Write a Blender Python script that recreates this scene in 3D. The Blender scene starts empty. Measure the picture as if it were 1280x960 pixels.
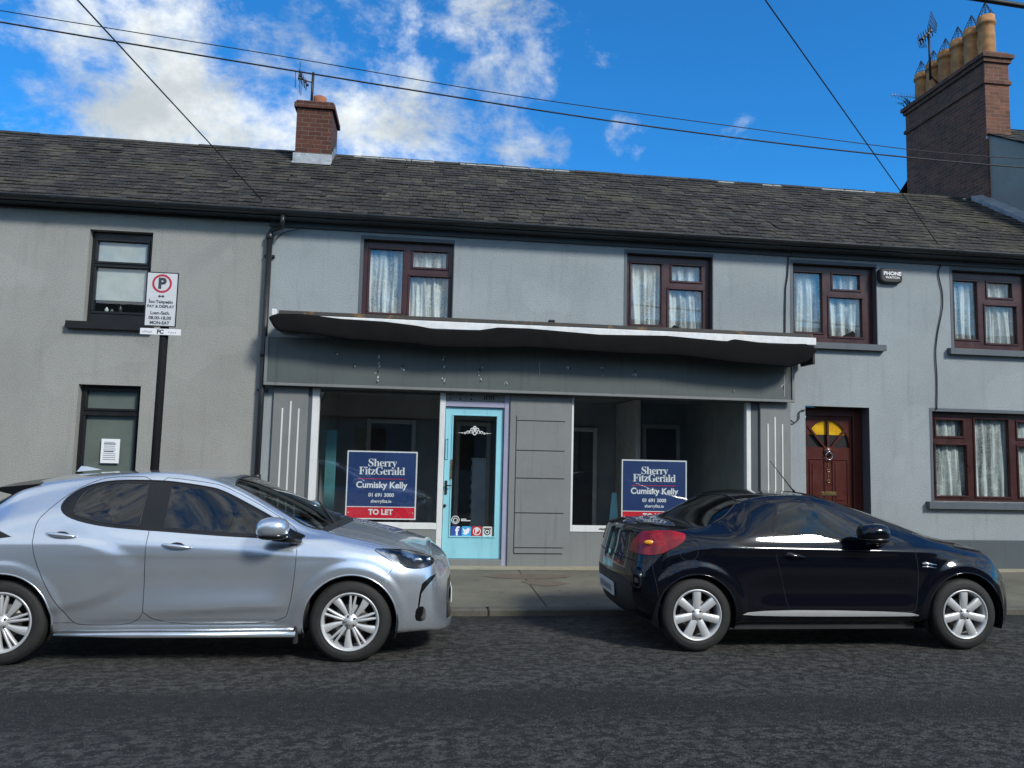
import bpy, bmesh, math, random
import numpy as np
from mathutils import Vector, Matrix, noise as mnoise
from mathutils.geometry import delaunay_2d_cdt
random.seed(7)
R = math.radians
SC = bpy.context.scene
COL = SC.collection
ORG = {}                      # object -> world position of its origin

# ------------------------------------------------------------------ helpers
class MB:
    """Collects faces and links them as ONE mesh object."""
    def __init__(self): self.v = []; self.f = []; self.m = []; self.sm = []
    def add(self, vs, fs, m=0, smooth=False):
        b = len(self.v); self.v += [tuple(p) for p in vs]
        for f in fs:
            self.f.append([b + i for i in f]); self.m.append(m); self.sm.append(smooth)
        return self
    def box(self, x0, x1, y0, y1, z0, z1, m=0):
        v = [(x0,y0,z0),(x1,y0,z0),(x1,y1,z0),(x0,y1,z0),(x0,y0,z1),(x1,y0,z1),(x1,y1,z1),(x0,y1,z1)]
        return self.add(v, [(0,3,2,1),(4,5,6,7),(0,1,5,4),(1,2,6,5),(2,3,7,6),(3,0,4,7)], m)
    def bbox(self, x0, x1, y0, y1, z0, z1, b=.006, m=0):
        """box with chamfered edges"""
        b = min(b, (x1-x0)*.45, (y1-y0)*.45, (z1-z0)*.45)
        bm = bmesh.new(); bmesh.ops.create_cube(bm, size=1)
        for q in bm.verts:
            q.co = Vector(((x0+x1)/2+q.co.x*(x1-x0), (y0+y1)/2+q.co.y*(y1-y0), (z0+z1)/2+q.co.z*(z1-z0)))
        bmesh.ops.bevel(bm, geom=list(bm.edges), offset=b, segments=1, affect='EDGES')
        return self.bm(bm, m)
    def bm(self, bm, m=0, smooth=False, mat=None):
        bm.verts.index_update()
        self.add([(mat @ q.co if mat else q.co) for q in bm.verts], [[q.index for q in f.verts] for f in bm.faces], m, smooth)
        bm.free(); return self
    def quad(self, a, b, c, d, m=0, smooth=False): return self.add([a,b,c,d], [(0,1,2,3)], m, smooth)
    def tube(self, pts, r, n=8, m=0, cap=True, smooth=True):
        pts = [Vector(p) for p in pts]; vs = []; fs = []
        rr = r if isinstance(r, (list, tuple)) else [r]*len(pts)
        prev = None
        for i, p in enumerate(pts):
            t = (pts[min(i+1, len(pts)-1)] - pts[max(i-1, 0)]).normalized()
            if prev is None:
                a = Vector((0,0,1)) if abs(t.z) < .9 else Vector((1,0,0))
                u = t.cross(a).normalized()
            else:
                u = (prev - t*prev.dot(t)).normalized()
            prev = u; w = t.cross(u)
            for k in range(n):
                an = 2*math.pi*k/n
                vs.append(p + u*math.cos(an)*rr[i] + w*math.sin(an)*rr[i])
        for i in range(len(pts)-1):
            for k in range(n):
                fs.append((i*n+k, i*n+(k+1)%n, (i+1)*n+(k+1)%n, (i+1)*n+k))
        if cap:
            fs.append(tuple(range(n))[::-1]); fs.append(tuple((len(pts)-1)*n+k for k in range(n)))
        return self.add(vs, fs, m, smooth)
    def lathe(self, prof, c, axis='z', n=24, m=0, smooth=True, close=False):
        """prof: list of (radius, height) along the axis through c"""
        vs = []; fs = []
        for r, h in prof:
            for k in range(n):
                a = 2*math.pi*k/n; p = (r*math.cos(a), r*math.sin(a), h)
                if axis == 'y': p = (p[0], p[2], p[1])
                if axis == 'x': p = (p[2], p[0], p[1])
                vs.append((c[0]+p[0], c[1]+p[1], c[2]+p[2]))
        L = len(prof)
        for i in range(L if close else L-1):
            j = (i+1) % L
            for k in range(n):
                q = (i*n+k, i*n+(k+1)%n, j*n+(k+1)%n, j*n+k)
                fs.append(q if axis != 'y' else q[::-1])
        return self.add(vs, fs, m, smooth)
    def prism(self, poly, y0, y1, m=0, plane='xz'):
        """polygon in a plane, extruded along the remaining axis from y0 to y1"""
        n = len(poly)
        def P(p, t):
            return {'xz': (p[0], t, p[1]), 'xy': (p[0], p[1], t), 'yz': (t, p[0], p[1])}[plane]
        vs = [P(p, y0) for p in poly] + [P(p, y1) for p in poly]
        fs = [tuple(range(n)), tuple(range(2*n-1, n-1, -1))] + [(i, n+i, n+(i+1)%n, (i+1)%n) for i in range(n)]
        return self.add(vs, fs, m)
    def holed(self, x0, x1, z0, z1, y, holes, depth, m=0, mr=None, back=False):
        """vertical plate at y facing -Y with rectangular holes and reveals of the given depth"""
        xs = sorted({x0, x1, *[h[0] for h in holes], *[h[1] for h in holes]})
        zs = sorted({z0, z1, *[h[2] for h in holes], *[h[3] for h in holes]})
        for a, b in zip(xs, xs[1:]):
            for c, d in zip(zs, zs[1:]):
                cx, cz = (a+b)/2, (c+d)/2
                if any(h[0] < cx < h[1] and h[2] < cz < h[3] for h in holes): continue
                self.quad((a,y,c),(b,y,c),(b,y,d),(a,y,d), m)
        for (a, b, c, d) in holes:
            k = m if mr is None else mr; e = y+depth
            self.quad((a,y,c),(a,y,d),(a,e,d),(a,e,c), k); self.quad((b,y,c),(b,e,c),(b,e,d),(b,y,d), k)
            self.quad((a,y,d),(b,y,d),(b,e,d),(a,e,d), k); self.quad((a,y,c),(a,e,c),(b,e,c),(b,y,c), k)
        return self
    def build(self, name, mats, parent=None, local=False, fixn=False, origin=None):
        o = ORG.get(parent, Vector((0,0,0))) if parent and not local else Vector((0,0,0))
        if parent is None and origin is not None: o = Vector(origin)
        me = bpy.data.meshes.new(name)
        me.from_pydata([(p[0]-o.x, p[1]-o.y, p[2]-o.z) for p in self.v], [], self.f)
        if not isinstance(mats, (list, tuple)): mats = [mats]
        for k in mats: me.materials.append(k)
        me.polygons.foreach_set('material_index', self.m)
        me.polygons.foreach_set('use_smooth', self.sm)
        if fixn:
            bm = bmesh.new(); bm.from_mesh(me); bmesh.ops.recalc_face_normals(bm, faces=list(bm.faces)); bm.to_mesh(me); bm.free()
        me.update()
        ob = bpy.data.objects.new(name, me); COL.objects.link(ob)
        if parent: ob.parent = parent; ORG[ob] = ORG.get(parent, Vector((0,0,0)))
        else:
            ob.location = o; ORG[ob] = o
        return ob

def tag(o, label=None, cat=None, group=None, kind=None):
    if label: o['label'] = label
    if cat: o['category'] = cat
    if group: o['group'] = group
    if kind: o['kind'] = kind
    return o
def thing(name, loc, label, cat, group=None):
    o = bpy.data.objects.new(name, None); o.empty_display_size = .2; COL.objects.link(o)
    o.location = loc; ORG[o] = Vector(loc)
    return tag(o, label, cat, group)

# ------------------------------------------------------------------ materials
def srgb(r, g, b):
    f = lambda c: (c/255/12.92) if c/255 <= .04045 else ((c/255+.055)/1.055)**2.4
    return (f(r), f(g), f(b))
class NT:
    def __init__(self, name):
        self.m = bpy.data.materials.new(name); self.m.use_nodes = True
        self.t = self.m.node_tree; self.b = self.t.nodes['Principled BSDF']; self.out = self.t.nodes['Material Output']
        self._c = None
    def n(self, typ, **kw):
        x = self.t.nodes.new(typ)
        for k, v in kw.items():
            if k in x.inputs and not hasattr(x, k): x.inputs[k].default_value = v
            else: setattr(x, k, v)
        return x
    def l(self, a, b): self.t.links.new(a, b)
    def co(self):
        if not self._c: self._c = self.n('ShaderNodeTexCoord')
        return self._c.outputs['Object']
    def noise(self, scale, detail=6, rough=.6, vec=None, sx=None):
        x = self.n('ShaderNodeTexNoise'); x.inputs['Scale'].default_value = scale; x.inputs['Detail'].default_value = detail; x.inputs['Roughness'].default_value = rough
        v = vec or self.co()
        if sx:
            mp = self.n('ShaderNodeMapping'); mp.inputs['Scale'].default_value = sx; self.l(v, mp.inputs['Vector']); v = mp.outputs[0]
        self.l(v, x.inputs['Vector']); return x.outputs['Fac']
    def ramp(self, fac, *stops):
        x = self.n('ShaderNodeValToRGB'); e = x.color_ramp.elements
        while len(e) < len(stops): e.new(.5)
        for i, (p, c) in enumerate(stops):
            e[i].position = p; e[i].color = (*c, 1) if len(c) == 3 else c
        self.l(fac, x.inputs[0]); return x.outputs[0]
    def val(self, fac, a, b, lo, hi):
        x = self.n('ShaderNodeMapRange'); x.inputs[1].default_value = a; x.inputs[2].default_value = b; x.inputs[3].default_value = lo; x.inputs[4].default_value = hi
        self.l(fac, x.inputs[0]); return x.outputs[0]
    def math(self, op, a, b=None):
        x = self.n('ShaderNodeMath', operation=op)
        for i, q in enumerate((a, b)):
            if q is None: continue
            if isinstance(q, (int, float)): x.inputs[i].default_value = q
            else: self.l(q, x.inputs[i])
        return x.outputs[0]
    def mix(self, fac, a, b, blend='MIX'):
        x = self.n('ShaderNodeMix', data_type='RGBA', blend_type=blend)
        for s, q in ((0, fac), (6, a), (7, b)):
            if isinstance(q, (int, float)): x.inputs[s].default_value = q
            elif isinstance(q, tuple): x.inputs[s].default_value = (*q, 1)
            else: self.l(q, x.inputs[s])
        return x.outputs[2]
    def bump(self, h, strength=.3, dist=.01):
        x = self.n('ShaderNodeBump'); x.inputs['Strength'].default_value = strength; x.inputs['Distance'].default_value = dist
        self.l(h, x.inputs['Height']); self.l(x.outputs[0], self.b.inputs['Normal'])
    def set(self, **kw):
        for k, v in kw.items():
            i = self.b.inputs[k.replace('_', ' ')]
            if isinstance(v, (int, float)): i.default_value = v
            elif isinstance(v, tuple): i.default_value = (*v, 1) if len(v) == 3 and i.type == 'RGBA' else v
            else: self.l(v, i)
        return self
def plain(name, col, rough=.6, metal=0., var=.15, scale=6., bump=0., bscale=80., **kw):
    """paint, plastic, metal: base colour broken up by noise, optional fine bump"""
    t = NT(name); f = t.noise(scale, 5, .65)
    lo = tuple(c*(1-var) for c in col); hi = tuple(min(1, c*(1+var)) for c in col)
    t.set(Base_Color=t.ramp(f, (.3, lo), (.7, hi)), Metallic=metal, Roughness=t.val(f, .3, .7, max(0, rough-.06), min(1, rough+.06)))
    if bump: t.bump(t.noise(bscale, 3, .5), bump, .004)
    t.set(**kw)
    return t.m
def glass(name, tint=(.9,.93,.92), ior=1.5, rough=0.0, trans=None):
    t = NT(name)
    tr = t.n('ShaderNodeBsdfTransparent'); tr.inputs[0].default_value = (*tint, 1)
    gl = t.n('ShaderNodeBsdfGlossy'); gl.inputs['Roughness'].default_value = rough; gl.inputs[0].default_value = (1,1,1,1)
    fr = t.n('ShaderNodeFresnel'); ge = t.n('ShaderNodeNewGeometry'); t.l(t.val(ge.outputs['Backfacing'], 0, 1, ior, 1/ior), fr.inputs[0])   # same reflectance from both sides
    nb = t.n('ShaderNodeBump'); nb.inputs['Strength'].default_value = .02; nb.inputs['Distance'].default_value = .02
    t.l(t.noise(2.2, 2, .5), nb.inputs['Height']); t.l(nb.outputs[0], gl.inputs['Normal'])
    mx = t.n('ShaderNodeMixShader'); t.l(fr.outputs[0], mx.inputs[0]); t.l(tr.outputs[0], mx.inputs[1]); t.l(gl.outputs[0], mx.inputs[2])
    t.l(mx.outputs[0], t.out.inputs[0]); return t.m
M = {}
def render_wall(name, col, warm):
    t = NT(name)
    big = t.noise(.55, 6, .62); mid = t.noise(3.5, 6, .7); fine = t.noise(55, 4, .7)
    drip = t.noise(2.2, 5, .6, sx=(3.2, 1, .28))
    c = t.mix(t.val(big, .35, .68, 0, 1), tuple(k*.86 for k in col), tuple(k*1.08 for k in col))
    c = t.mix(t.val(mid, .55, .75, 0, .35), c, warm)
    c = t.mix(t.val(drip, .56, .76, 0, .42), c, tuple(k*.55 for k in col))
    pat = t.noise(.9, 2, .35)
    c = t.mix(t.val(pat, .60, .615, 0, .16), c, tuple(min(1, k*1.35) for k in col))      # repaired patches
    c = t.mix(t.val(fine, .35, .70, .32, 0), c, tuple(k*.45 for k in col))
    t.set(Base_Color=c, Roughness=.88, Specular_IOR_Level=.3)
    v = t.n('ShaderNodeTexVoronoi', feature='SMOOTH_F1'); v.inputs['Scale'].default_value = 120; t.l(t.co(), v.inputs['Vector'])
    h = t.math('ADD', t.math('MULTIPLY', v.outputs['Distance'], -.35), t.math('MULTIPLY', fine, 1.3))
    t.bump(h, .6, .010); return t.m
M['wall_grey'] = render_wall('warm_grey_render', srgb(162,162,157), srgb(142,140,132))
M['wall_blue'] = render_wall('blue_grey_render', srgb(162,169,172), srgb(138,143,144))
M['wall_neighbour'] = render_wall('aged_cement_render', srgb(158,157,150), srgb(120,118,108))
def painted(name, col, chip=.0, rough=.55):
    t = NT(name); a = t.noise(1.3, 6, .6); b = t.noise(14, 5, .7)
    c = t.mix(t.val(a, .3, .7, 0, 1), tuple(k*.9 for k in col), tuple(min(1, k*1.08) for k in col))
    c = t.mix(t.val(b, .58, .74, 0, .35), c, tuple(k*.62 for k in col))
    dr_ = t.noise(2.6, 6, .65, sx=(4.5, 1, .35))
    c = t.mix(t.val(dr_, .54, .72, 0, .40), c, tuple(k*.5 for k in col))
    if chip:
        v = t.noise(26, 2, .4); v2 = t.noise(3, 2, .5)
        k = t.math('MULTIPLY', t.val(v, .70, .72, 0, 1), t.val(v2, .5, .6, 0, 1))
        c = t.mix(k, c, (.62,.62,.6))
    t.set(Base_Color=c, Roughness=rough); t.bump(t.noise(45, 4, .6), .18, .006); return t.m
M['shop_grey'] = painted('flat_grey_masonry_paint', srgb(123,125,124))
M['fascia_grey'] = painted('dark_grey_fascia_paint', srgb(84,91,90), .0)
M['slate_trim'] = painted('slate_grey_trim_paint', srgb(84,91,98))
M['plinth'] = painted('dark_plinth_paint', srgb(78,86,90))
M['white_paint'] = painted('worn_white_paint', (.70,.71,.70))
M['lilac'] = painted('pale_lilac_grey_paint', srgb(160,160,182))
M['aqua'] = painted('aqua_blue_gloss_paint', srgb(146,208,221), 0, .4)
M['brown_pvc'] = plain('mahogany_plastic', (.052,.016,.0145), .32, var=.2)
M['black_pvc'] = plain('black_plastic_frame', (.012,.012,.013), .35)
M['gutter'] = plain('black_gutter_plastic', (.017,.020,.023), .38, var=.25, scale=3)
M['gutter_board'] = plain('dark_slate_eaves_board', (.050,.058,.066), .55, var=.2)
M['red_door'] = plain('oxblood_door_gloss', (.072,.015,.011), .34, var=.12)
M['brass'] = plain('brass', (.62,.45,.2), .3, 1.)
M['chrome'] = plain('bright_metal', (.72,.72,.73), .18, 1., var=.05)
M['dark_metal'] = plain('dark_weathered_metal', (.035,.035,.036), .5, .6)
M['pole_black'] = plain('dull_black_pole_paint', (.010,.010,.0105), .85, Specular_IOR_Level=.2)
M['black'] = plain('matt_black', (.008,.008,.009), .6)
M['cable'] = plain('black_cable_sheath', (.012,.012,.014), .6)
M['lead'] = plain('grey_lead_sheet', (.36,.38,.40), .5, .3, var=.3, scale=9, bump=.3, bscale=30)
M['mortar'] = plain('lime_mortar', (.42,.41,.38), .9, var=.25, scale=20, bump=.6)
M['terracotta'] = plain('sooty_terracotta', (.42,.20,.075), .8, var=.45, scale=5, bump=.3)
M['terracotta_red'] = plain('red_clay', (.34,.12,.06), .8, var=.3, scale=7, bump=.3)
M['interior'] = plain('dim_plaster_room', (.36,.38,.37), .9, var=.2, scale=1.5)
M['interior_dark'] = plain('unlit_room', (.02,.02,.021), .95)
M['interior_trim'] = plain('grey_joinery', (.75,.76,.75), .6)
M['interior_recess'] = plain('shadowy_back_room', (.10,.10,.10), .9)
M['interior_floor'] = plain('dusty_floorboards', (.30,.28,.25), .7, var=.3)
M['glass'] = glass('window_glass', (.86,.90,.89))
M['pane'] = glass('double_glazing', (.80,.85,.85), 2.0)
M['shop_glass'] = glass('shop_window_glass', (.92,.95,.945), 1.85)
def lace(name, scale=44):
    t = NT(name)
    mp = t.n('ShaderNodeMapping'); mp.inputs['Scale'].default_value = (1, 0, 1); oi = t.n('ShaderNodeObjectInfo'); cz = t.n('ShaderNodeCombineXYZ')
    t.l(t.math('MULTIPLY', oi.outputs['Random'], 37.), cz.inputs[0]); t.l(t.math('MULTIPLY', oi.outputs['Random'], 11.), cz.inputs[2]); t.l(cz.outputs[0], mp.inputs['Location']); t.l(t.co(), mp.inputs[0])
    v = t.n('ShaderNodeTexVoronoi', feature='DISTANCE_TO_EDGE'); t.l(t.val(oi.outputs['Random'], 0, 1, scale*.75, scale*1.35), v.inputs['Scale']); t.l(mp.outputs[0], v.inputs['Vector'])
    n1 = t.noise(9, 3, .5, vec=mp.outputs[0]); n2 = t.noise(70, 2, .5, vec=mp.outputs[0])
    a = t.math('MAXIMUM', t.val(v.outputs['Distance'], .04, .16, .9, .35), t.val(n1, .54, .60, 0, .95))
    fold = t.noise(13, 3, .55, vec=mp.outputs[0], sx=(1, 1, .06))
    a = t.math('MULTIPLY', a, t.val(n2, .3, .6, .7, 1))
    a = t.math('MULTIPLY', t.math('ADD', t.math('MULTIPLY', a, .62), t.val(fold, .40, .60, .06, .80)), .95)
    t.set(Base_Color=(.86,.87,.83), Roughness=.9, Alpha=a); return t.m
M['lace'] = lace('lace_net')
t = NT('frosted_blind'); t.set(Base_Color=t.mix(t.val(t.noise(5, 5, .6), .3, .7, 0, 1), (.50,.53,.52), (.66,.69,.67)), Roughness=.8); M['blind'] = t.m
t = NT('olive_blind'); t.set(Base_Color=t.mix(t.val(t.noise(3, 5, .6), .3, .7, 0, 1), (.20,.215,.185), (.25,.265,.23)), Roughness=.8); M['blind_olive'] = t.m
def slate(name):
    t = NT(name)
    g = t.n('ShaderNodeNewGeometry'); rnd = g.outputs['Random Per Island']
    c = t.ramp(rnd, (0, srgb(28,24,20)), (.35, srgb(43,38,32)), (.7, srgb(58,52,43)), (1, srgb(84,77,64)))
    n1 = t.noise(11, 6, .7); n2 = t.noise(1.1, 5, .6); n3 = t.noise(60, 3, .6)
    c = t.mix(t.val(n1, .40, .62, .75, 0), c, srgb(24,23,22))
    c = t.mix(t.val(n2, .50, .70, 0, .50), c, srgb(84,81,62))
    c = t.mix(t.val(n3, .58, .68, 0, .7), c, srgb(136,130,114))
    t.set(Base_Color=c, Roughness=.82); t.bump(t.noise(35, 5, .7), .55, .012); return t.m
M['slate'] = slate('weathered_slate')
def brick(name, cols, mort, sc=1.0):
    t = NT(name); g = t.n('ShaderNodeNewGeometry')
    s = t.n('ShaderNodeSeparateXYZ'); t.l(t.co(), s.inputs[0]); sn = t.n('ShaderNodeSeparateXYZ'); t.l(g.outputs['True Normal'], sn.inputs[0])
    k = t.math('GREATER_THAN', t.math('ABSOLUTE', sn.outputs[0]), .6)
    mx = t.n('ShaderNodeMix', data_type='FLOAT'); t.l(k, mx.inputs[0]); t.l(s.outputs[0], mx.inputs[2]); t.l(s.outputs[1], mx.inputs[3])
    c = t.n('ShaderNodeCombineXYZ'); t.l(mx.outputs[0], c.inputs[0]); t.l(s.outputs[2], c.inputs[1])
    b = t.n('ShaderNodeTexBrick'); t.l(c.outputs[0], b.inputs['Vector'])
    b.inputs['Scale'].default_value = 1; b.inputs['Brick Width'].default_value = .225*sc; b.inputs['Row Height'].default_value = .078*sc; b.inputs['Mortar Size'].default_value = .006*sc; b.inputs['Mortar Smooth'].default_value = .25
    b.inputs['Color1'].default_value = (*cols[0], 1); b.inputs['Color2'].default_value = (*cols[1], 1); b.inputs['Mortar'].default_value = (*mort, 1)
    n1 = t.noise(7, 6, .7); n2 = t.noise(1.7, 5, .6)
    col = t.mix(t.val(n1, .42, .7, 0, .6), b.outputs['Color'], tuple(q*.5 for q in cols[0]))
    col = t.mix(t.val(n2, .52, .74, 0, .6), col, (.030,.027,.024))
    t.set(Base_Color=col, Roughness=.9)
    t.bump(t.math('ADD', t.math('MULTIPLY', b.outputs['Fac'], -1.), t.math('MULTIPLY', t.noise(50, 4, .6), .5)), .6, .012); return t.m
M['brick'] = brick('red_brick', (srgb(98,56,44), srgb(72,42,35)), srgb(112,100,88))
M['brick_old'] = brick('sooty_old_brick', (srgb(126,80,62), srgb(92,60,49)), srgb(122,112,100))
def asphalt():
    t = NT('worn_asphalt')
    st = t.noise(.7, 6, .62, sx=(.28, 1.6, 1)); md = t.noise(3.4, 14, .93, sx=(.85, 1.05, 1)); fn = t.noise(46, 8, .88); gr = t.noise(160, 2, .6)
    v = t.n('ShaderNodeTexVoronoi'); v.inputs['Scale'].default_value = 62; t.l(t.co(), v.inputs['Vector'])
    base = t.mix(t.val(st, .36, .66, 0, 1), (.013,.0128,.0118), (.027,.0265,.0245))
    brk = t.noise(15, 7, .72, sx=(.75, 1, 1)); yy = t.n('ShaderNodeSeparateXYZ'); t.l(t.co(), yy.inputs[0])
    trk = t.math('ADD', yy.outputs[1], t.math('MULTIPLY', t.math('SUBTRACT', st, .5), 1.6))
    trk = t.math('MINIMUM', t.val(trk, 4.45, 4.75, 0, 1), t.val(trk, 5.1, 5.4, 1, 0))           # wheel track polished dark by traffic
    k = t.math('MULTIPLY', t.val(md, .38, .60, .12, 1), t.math('MULTIPLY', t.val(brk, .47, .53, 0, 1), t.val(fn, .40, .50, .25, 1)))
    k = t.math('MULTIPLY', k, t.math('SUBTRACT', 1., t.math('MULTIPLY', trk, .8)))
    base = t.mix(t.math('MULTIPLY', k, 1.), base, (.125,.123,.113))
    base = t.mix(t.val(fn, .50, .40, 0, .85), base, (.009,.009,.010))
    sp = t.math('MULTIPLY', t.math('LESS_THAN', v.outputs['Distance'], .20), t.math('GREATER_THAN', v.outputs['Color'], .70))
    crk = t.n('ShaderNodeTexVoronoi', feature='DISTANCE_TO_EDGE'); crk.inputs['Scale'].default_value = .55; wv = t.n('ShaderNodeMix', data_type='RGBA'); wv.inputs[0].default_value = .12; t.l(t.co(), wv.inputs[6]); nn_ = t.n('ShaderNodeTexNoise'); nn_.inputs['Scale'].default_value = 2.5; nn_.inputs['Detail'].default_value = 6; t.l(t.co(), nn_.inputs[0]); t.l(nn_.outputs['Color'], wv.inputs[7]); t.l(wv.outputs[2], crk.inputs['Vector'])
    base = t.mix(t.math('MULTIPLY', t.val(crk.outputs['Distance'], .002, .006, .0, 0), t.val(st, .48, .56, 0, 1)), base, (.006,.006,.006))   # hairline cracks
    base = t.mix(t.val(gr, .56, .66, 0, .5), base, (.110,.108,.100)); base = t.mix(t.val(gr, .44, .34, 0, .6), base, (.008,.008,.008))
    base = t.mix(t.math('MULTIPLY', sp, .7), base, (.30,.29,.27))
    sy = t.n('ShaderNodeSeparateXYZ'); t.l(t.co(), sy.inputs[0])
    base = t.mix(t.math('MULTIPLY', t.val(sy.outputs[1], 7.35, 7.85, 0, .8), t.val(md, .35, .6, 1, .5)), base, (.010,.010,.009))      # shade by the kerb and under the cars, painted into the asphalt
    t.set(Base_Color=base, Roughness=t.val(fn, .3, .7, .75, .95), Specular_IOR_Level=.35)
    t.bump(t.math('ADD', fn, t.math('ADD', t.math('MULTIPLY', gr, .5), t.math('MULTIPLY', v.outputs['Distance'], -.8))), .9, .012); return t.m
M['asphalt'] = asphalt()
def concrete(name, a, b, joints=None):
    t = NT(name); n1 = t.noise(.9, 7, .65); n2 = t.noise(6, 6, .7); n3 = t.noise(70, 4, .7)
    c = t.mix(t.val(n1, .36, .66, 0, 1), a, b)
    c = t.mix(t.val(n2, .52, .72, 0, .5), c, tuple(k*.55 for k in a))
    c = t.mix(t.val(n3, .56, .7, 0, .5), c, tuple(min(1, k*1.5) for k in b))
    gv = t.n('ShaderNodeTexVoronoi'); gv.inputs['Scale'].default_value = 5.5; t.l(t.co(), gv.inputs['Vector'])
    c = t.mix(t.math('MULTIPLY', t.val(gv.outputs['Distance'], .10, .14, .7, 0), t.math('GREATER_THAN', gv.outputs['Color'], .62)), c, tuple(k*.35 for k in a))      # trodden gum
    t.set(Base_Color=c, Roughness=.88); t.bump(t.math('ADD', n3, t.math('MULTIPLY', n2, .7)), .5, .01); return t.m
M['pavement'] = concrete('weathered_concrete_flags', srgb(94,91,79), srgb(118,114,99))
M['kerb'] = concrete('concrete_kerb', srgb(78,76,68), srgb(104,101,90))
M['lit_strip'] = concrete('painted_lit_strip', srgb(140,134,114), srgb(164,158,138))  # sunlight on the ground put in as a paler colour
M['stain'] = concrete('oil_stained_concrete', srgb(96,84,72), srgb(108,98,84))
M['opp_wall'] = render_wall('pale_render', srgb(104,101,95), srgb(84,82,76))
def text_mesh(s, size, x, z, y, align='CENTER', bold=0., sx=1.):
    """lettering as flat mesh polygons on a plane y, facing -Y"""
    cu = bpy.data.curves.new('lettering', 'FONT'); cu.body = s; cu.size = size; cu.align_x = align; cu.align_y = 'CENTER'; cu.offset = bold; cu.resolution_u = 3
    ob = bpy.data.objects.new('lettering', cu); COL.objects.link(ob)
    dg = bpy.context.evaluated_depsgraph_get(); me = bpy.data.meshes.new_from_object(ob.evaluated_get(dg))
    vs = [(x + q.co.x*sx, y, z + q.co.y) for q in me.vertices]; fs = [list(p.vertices) for p in me.polygons]
    bpy.data.objects.remove(ob); bpy.data.curves.remove(cu); bpy.data.meshes.remove(me)
    return vs, fs

# ------------------------------------------------------------------ camera, sun, sky
cam = bpy.data.cameras.new('camera'); cam.sensor_width = 36; cam.lens = 940/1280*36; cam.clip_end = 2000; cam.clip_start = .05
co = bpy.data.objects.new('camera', cam); COL.objects.link(co); SC.camera = co
yaw, pit, rol = R(6.88), R(5.2), R(1.36)
d = Vector((math.sin(yaw)*math.cos(pit), math.cos(yaw)*math.cos(pit), math.sin(pit)))
r0 = Vector((math.cos(yaw), -math.sin(yaw), 0)); u0 = r0.cross(d)
r1 = math.cos(rol)*r0 + math.sin(rol)*u0; u1 = -math.sin(rol)*r0 + math.cos(rol)*u0
mw = Matrix((r1, u1, -d)).transposed().to_4x4(); mw.translation = (0, 0, 1.62); co.matrix_world = mw
SUN_EL, SUN_AZ = R(36), R(142)      # azimuth measured clockwise from +Y (into the facade)
sd = Vector((math.sin(SUN_AZ)*math.cos(SUN_EL), math.cos(SUN_AZ)*math.cos(SUN_EL), math.sin(SUN_EL)))
sl = bpy.data.lights.new('sun', 'SUN'); sl.energy = 1.5; sl.angle = R(10); sl.color = (1, .968, .885)
so = bpy.data.objects.new('sun', sl); COL.objects.link(so); so.rotation_euler = (-sd).to_track_quat('-Z', 'Y').to_euler()
W = bpy.data.worlds.new('World'); SC.world = W; W.use_nodes = True
nt = W.node_tree; bg = nt.nodes['Background']; bg.inputs[1].default_value = .15
sky = nt.nodes.new('ShaderNodeTexSky'); sky.sky_type = 'NISHITA'; sky.sun_disc = False; sky.sun_elevation = SUN_EL; sky.sun_rotation = SUN_AZ
sky.air_density = 1.0; sky.dust_density = .4; sky.ozone_density = 2.5
def WN(t, **k):
    x = nt.nodes.new(t)
    for a, b in k.items(): setattr(x, a, b)
    return x
def wm(op, a, b=None, c=None):
    x = WN('ShaderNodeMath', operation=op)
    for i, q in enumerate((a, b, c)):
        if q is None: continue
        if isinstance(q, (int, float)): x.inputs[i].default_value = q
        else: nt.links.new(q, x.inputs[i])
    return x.outputs[0]
def wr(f, a, b, lo, hi, smooth=True):
    x = WN('ShaderNodeMapRange', interpolation_type='SMOOTHSTEP' if smooth else 'LINEAR')
    for i, q in enumerate((a, b, lo, hi)): x.inputs[i+1].default_value = q
    nt.links.new(f, x.inputs[0]); return x.outputs[0]
tc = WN('ShaderNodeTexCoord'); dirv = tc.outputs['Generated']
def wnoise(scale, det, rough, off=(0,0,0), sc=(1,1,1), dist=0.):
    mp = WN('ShaderNodeMapping'); mp.inputs['Location'].default_value = off; mp.inputs['Scale'].default_value = sc; nt.links.new(dirv, mp.inputs[0])
    x = WN('ShaderNodeTexNoise'); x.inputs['Scale'].default_value = scale; x.inputs['Detail'].default_value = det; x.inputs['Roughness'].default_value = rough; x.inputs['Distortion'].default_value = dist
    nt.links.new(mp.outputs[0], x.inputs[0]); return x.outputs['Fac']
n_big = wnoise(5.2, 10, .62, (1.3, .4, 2.0), (1, 1, 1.5), .3); n_det = wnoise(13, 8, .65, (4., 2., 1.), (1, 1, 1.35), .2)
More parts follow.
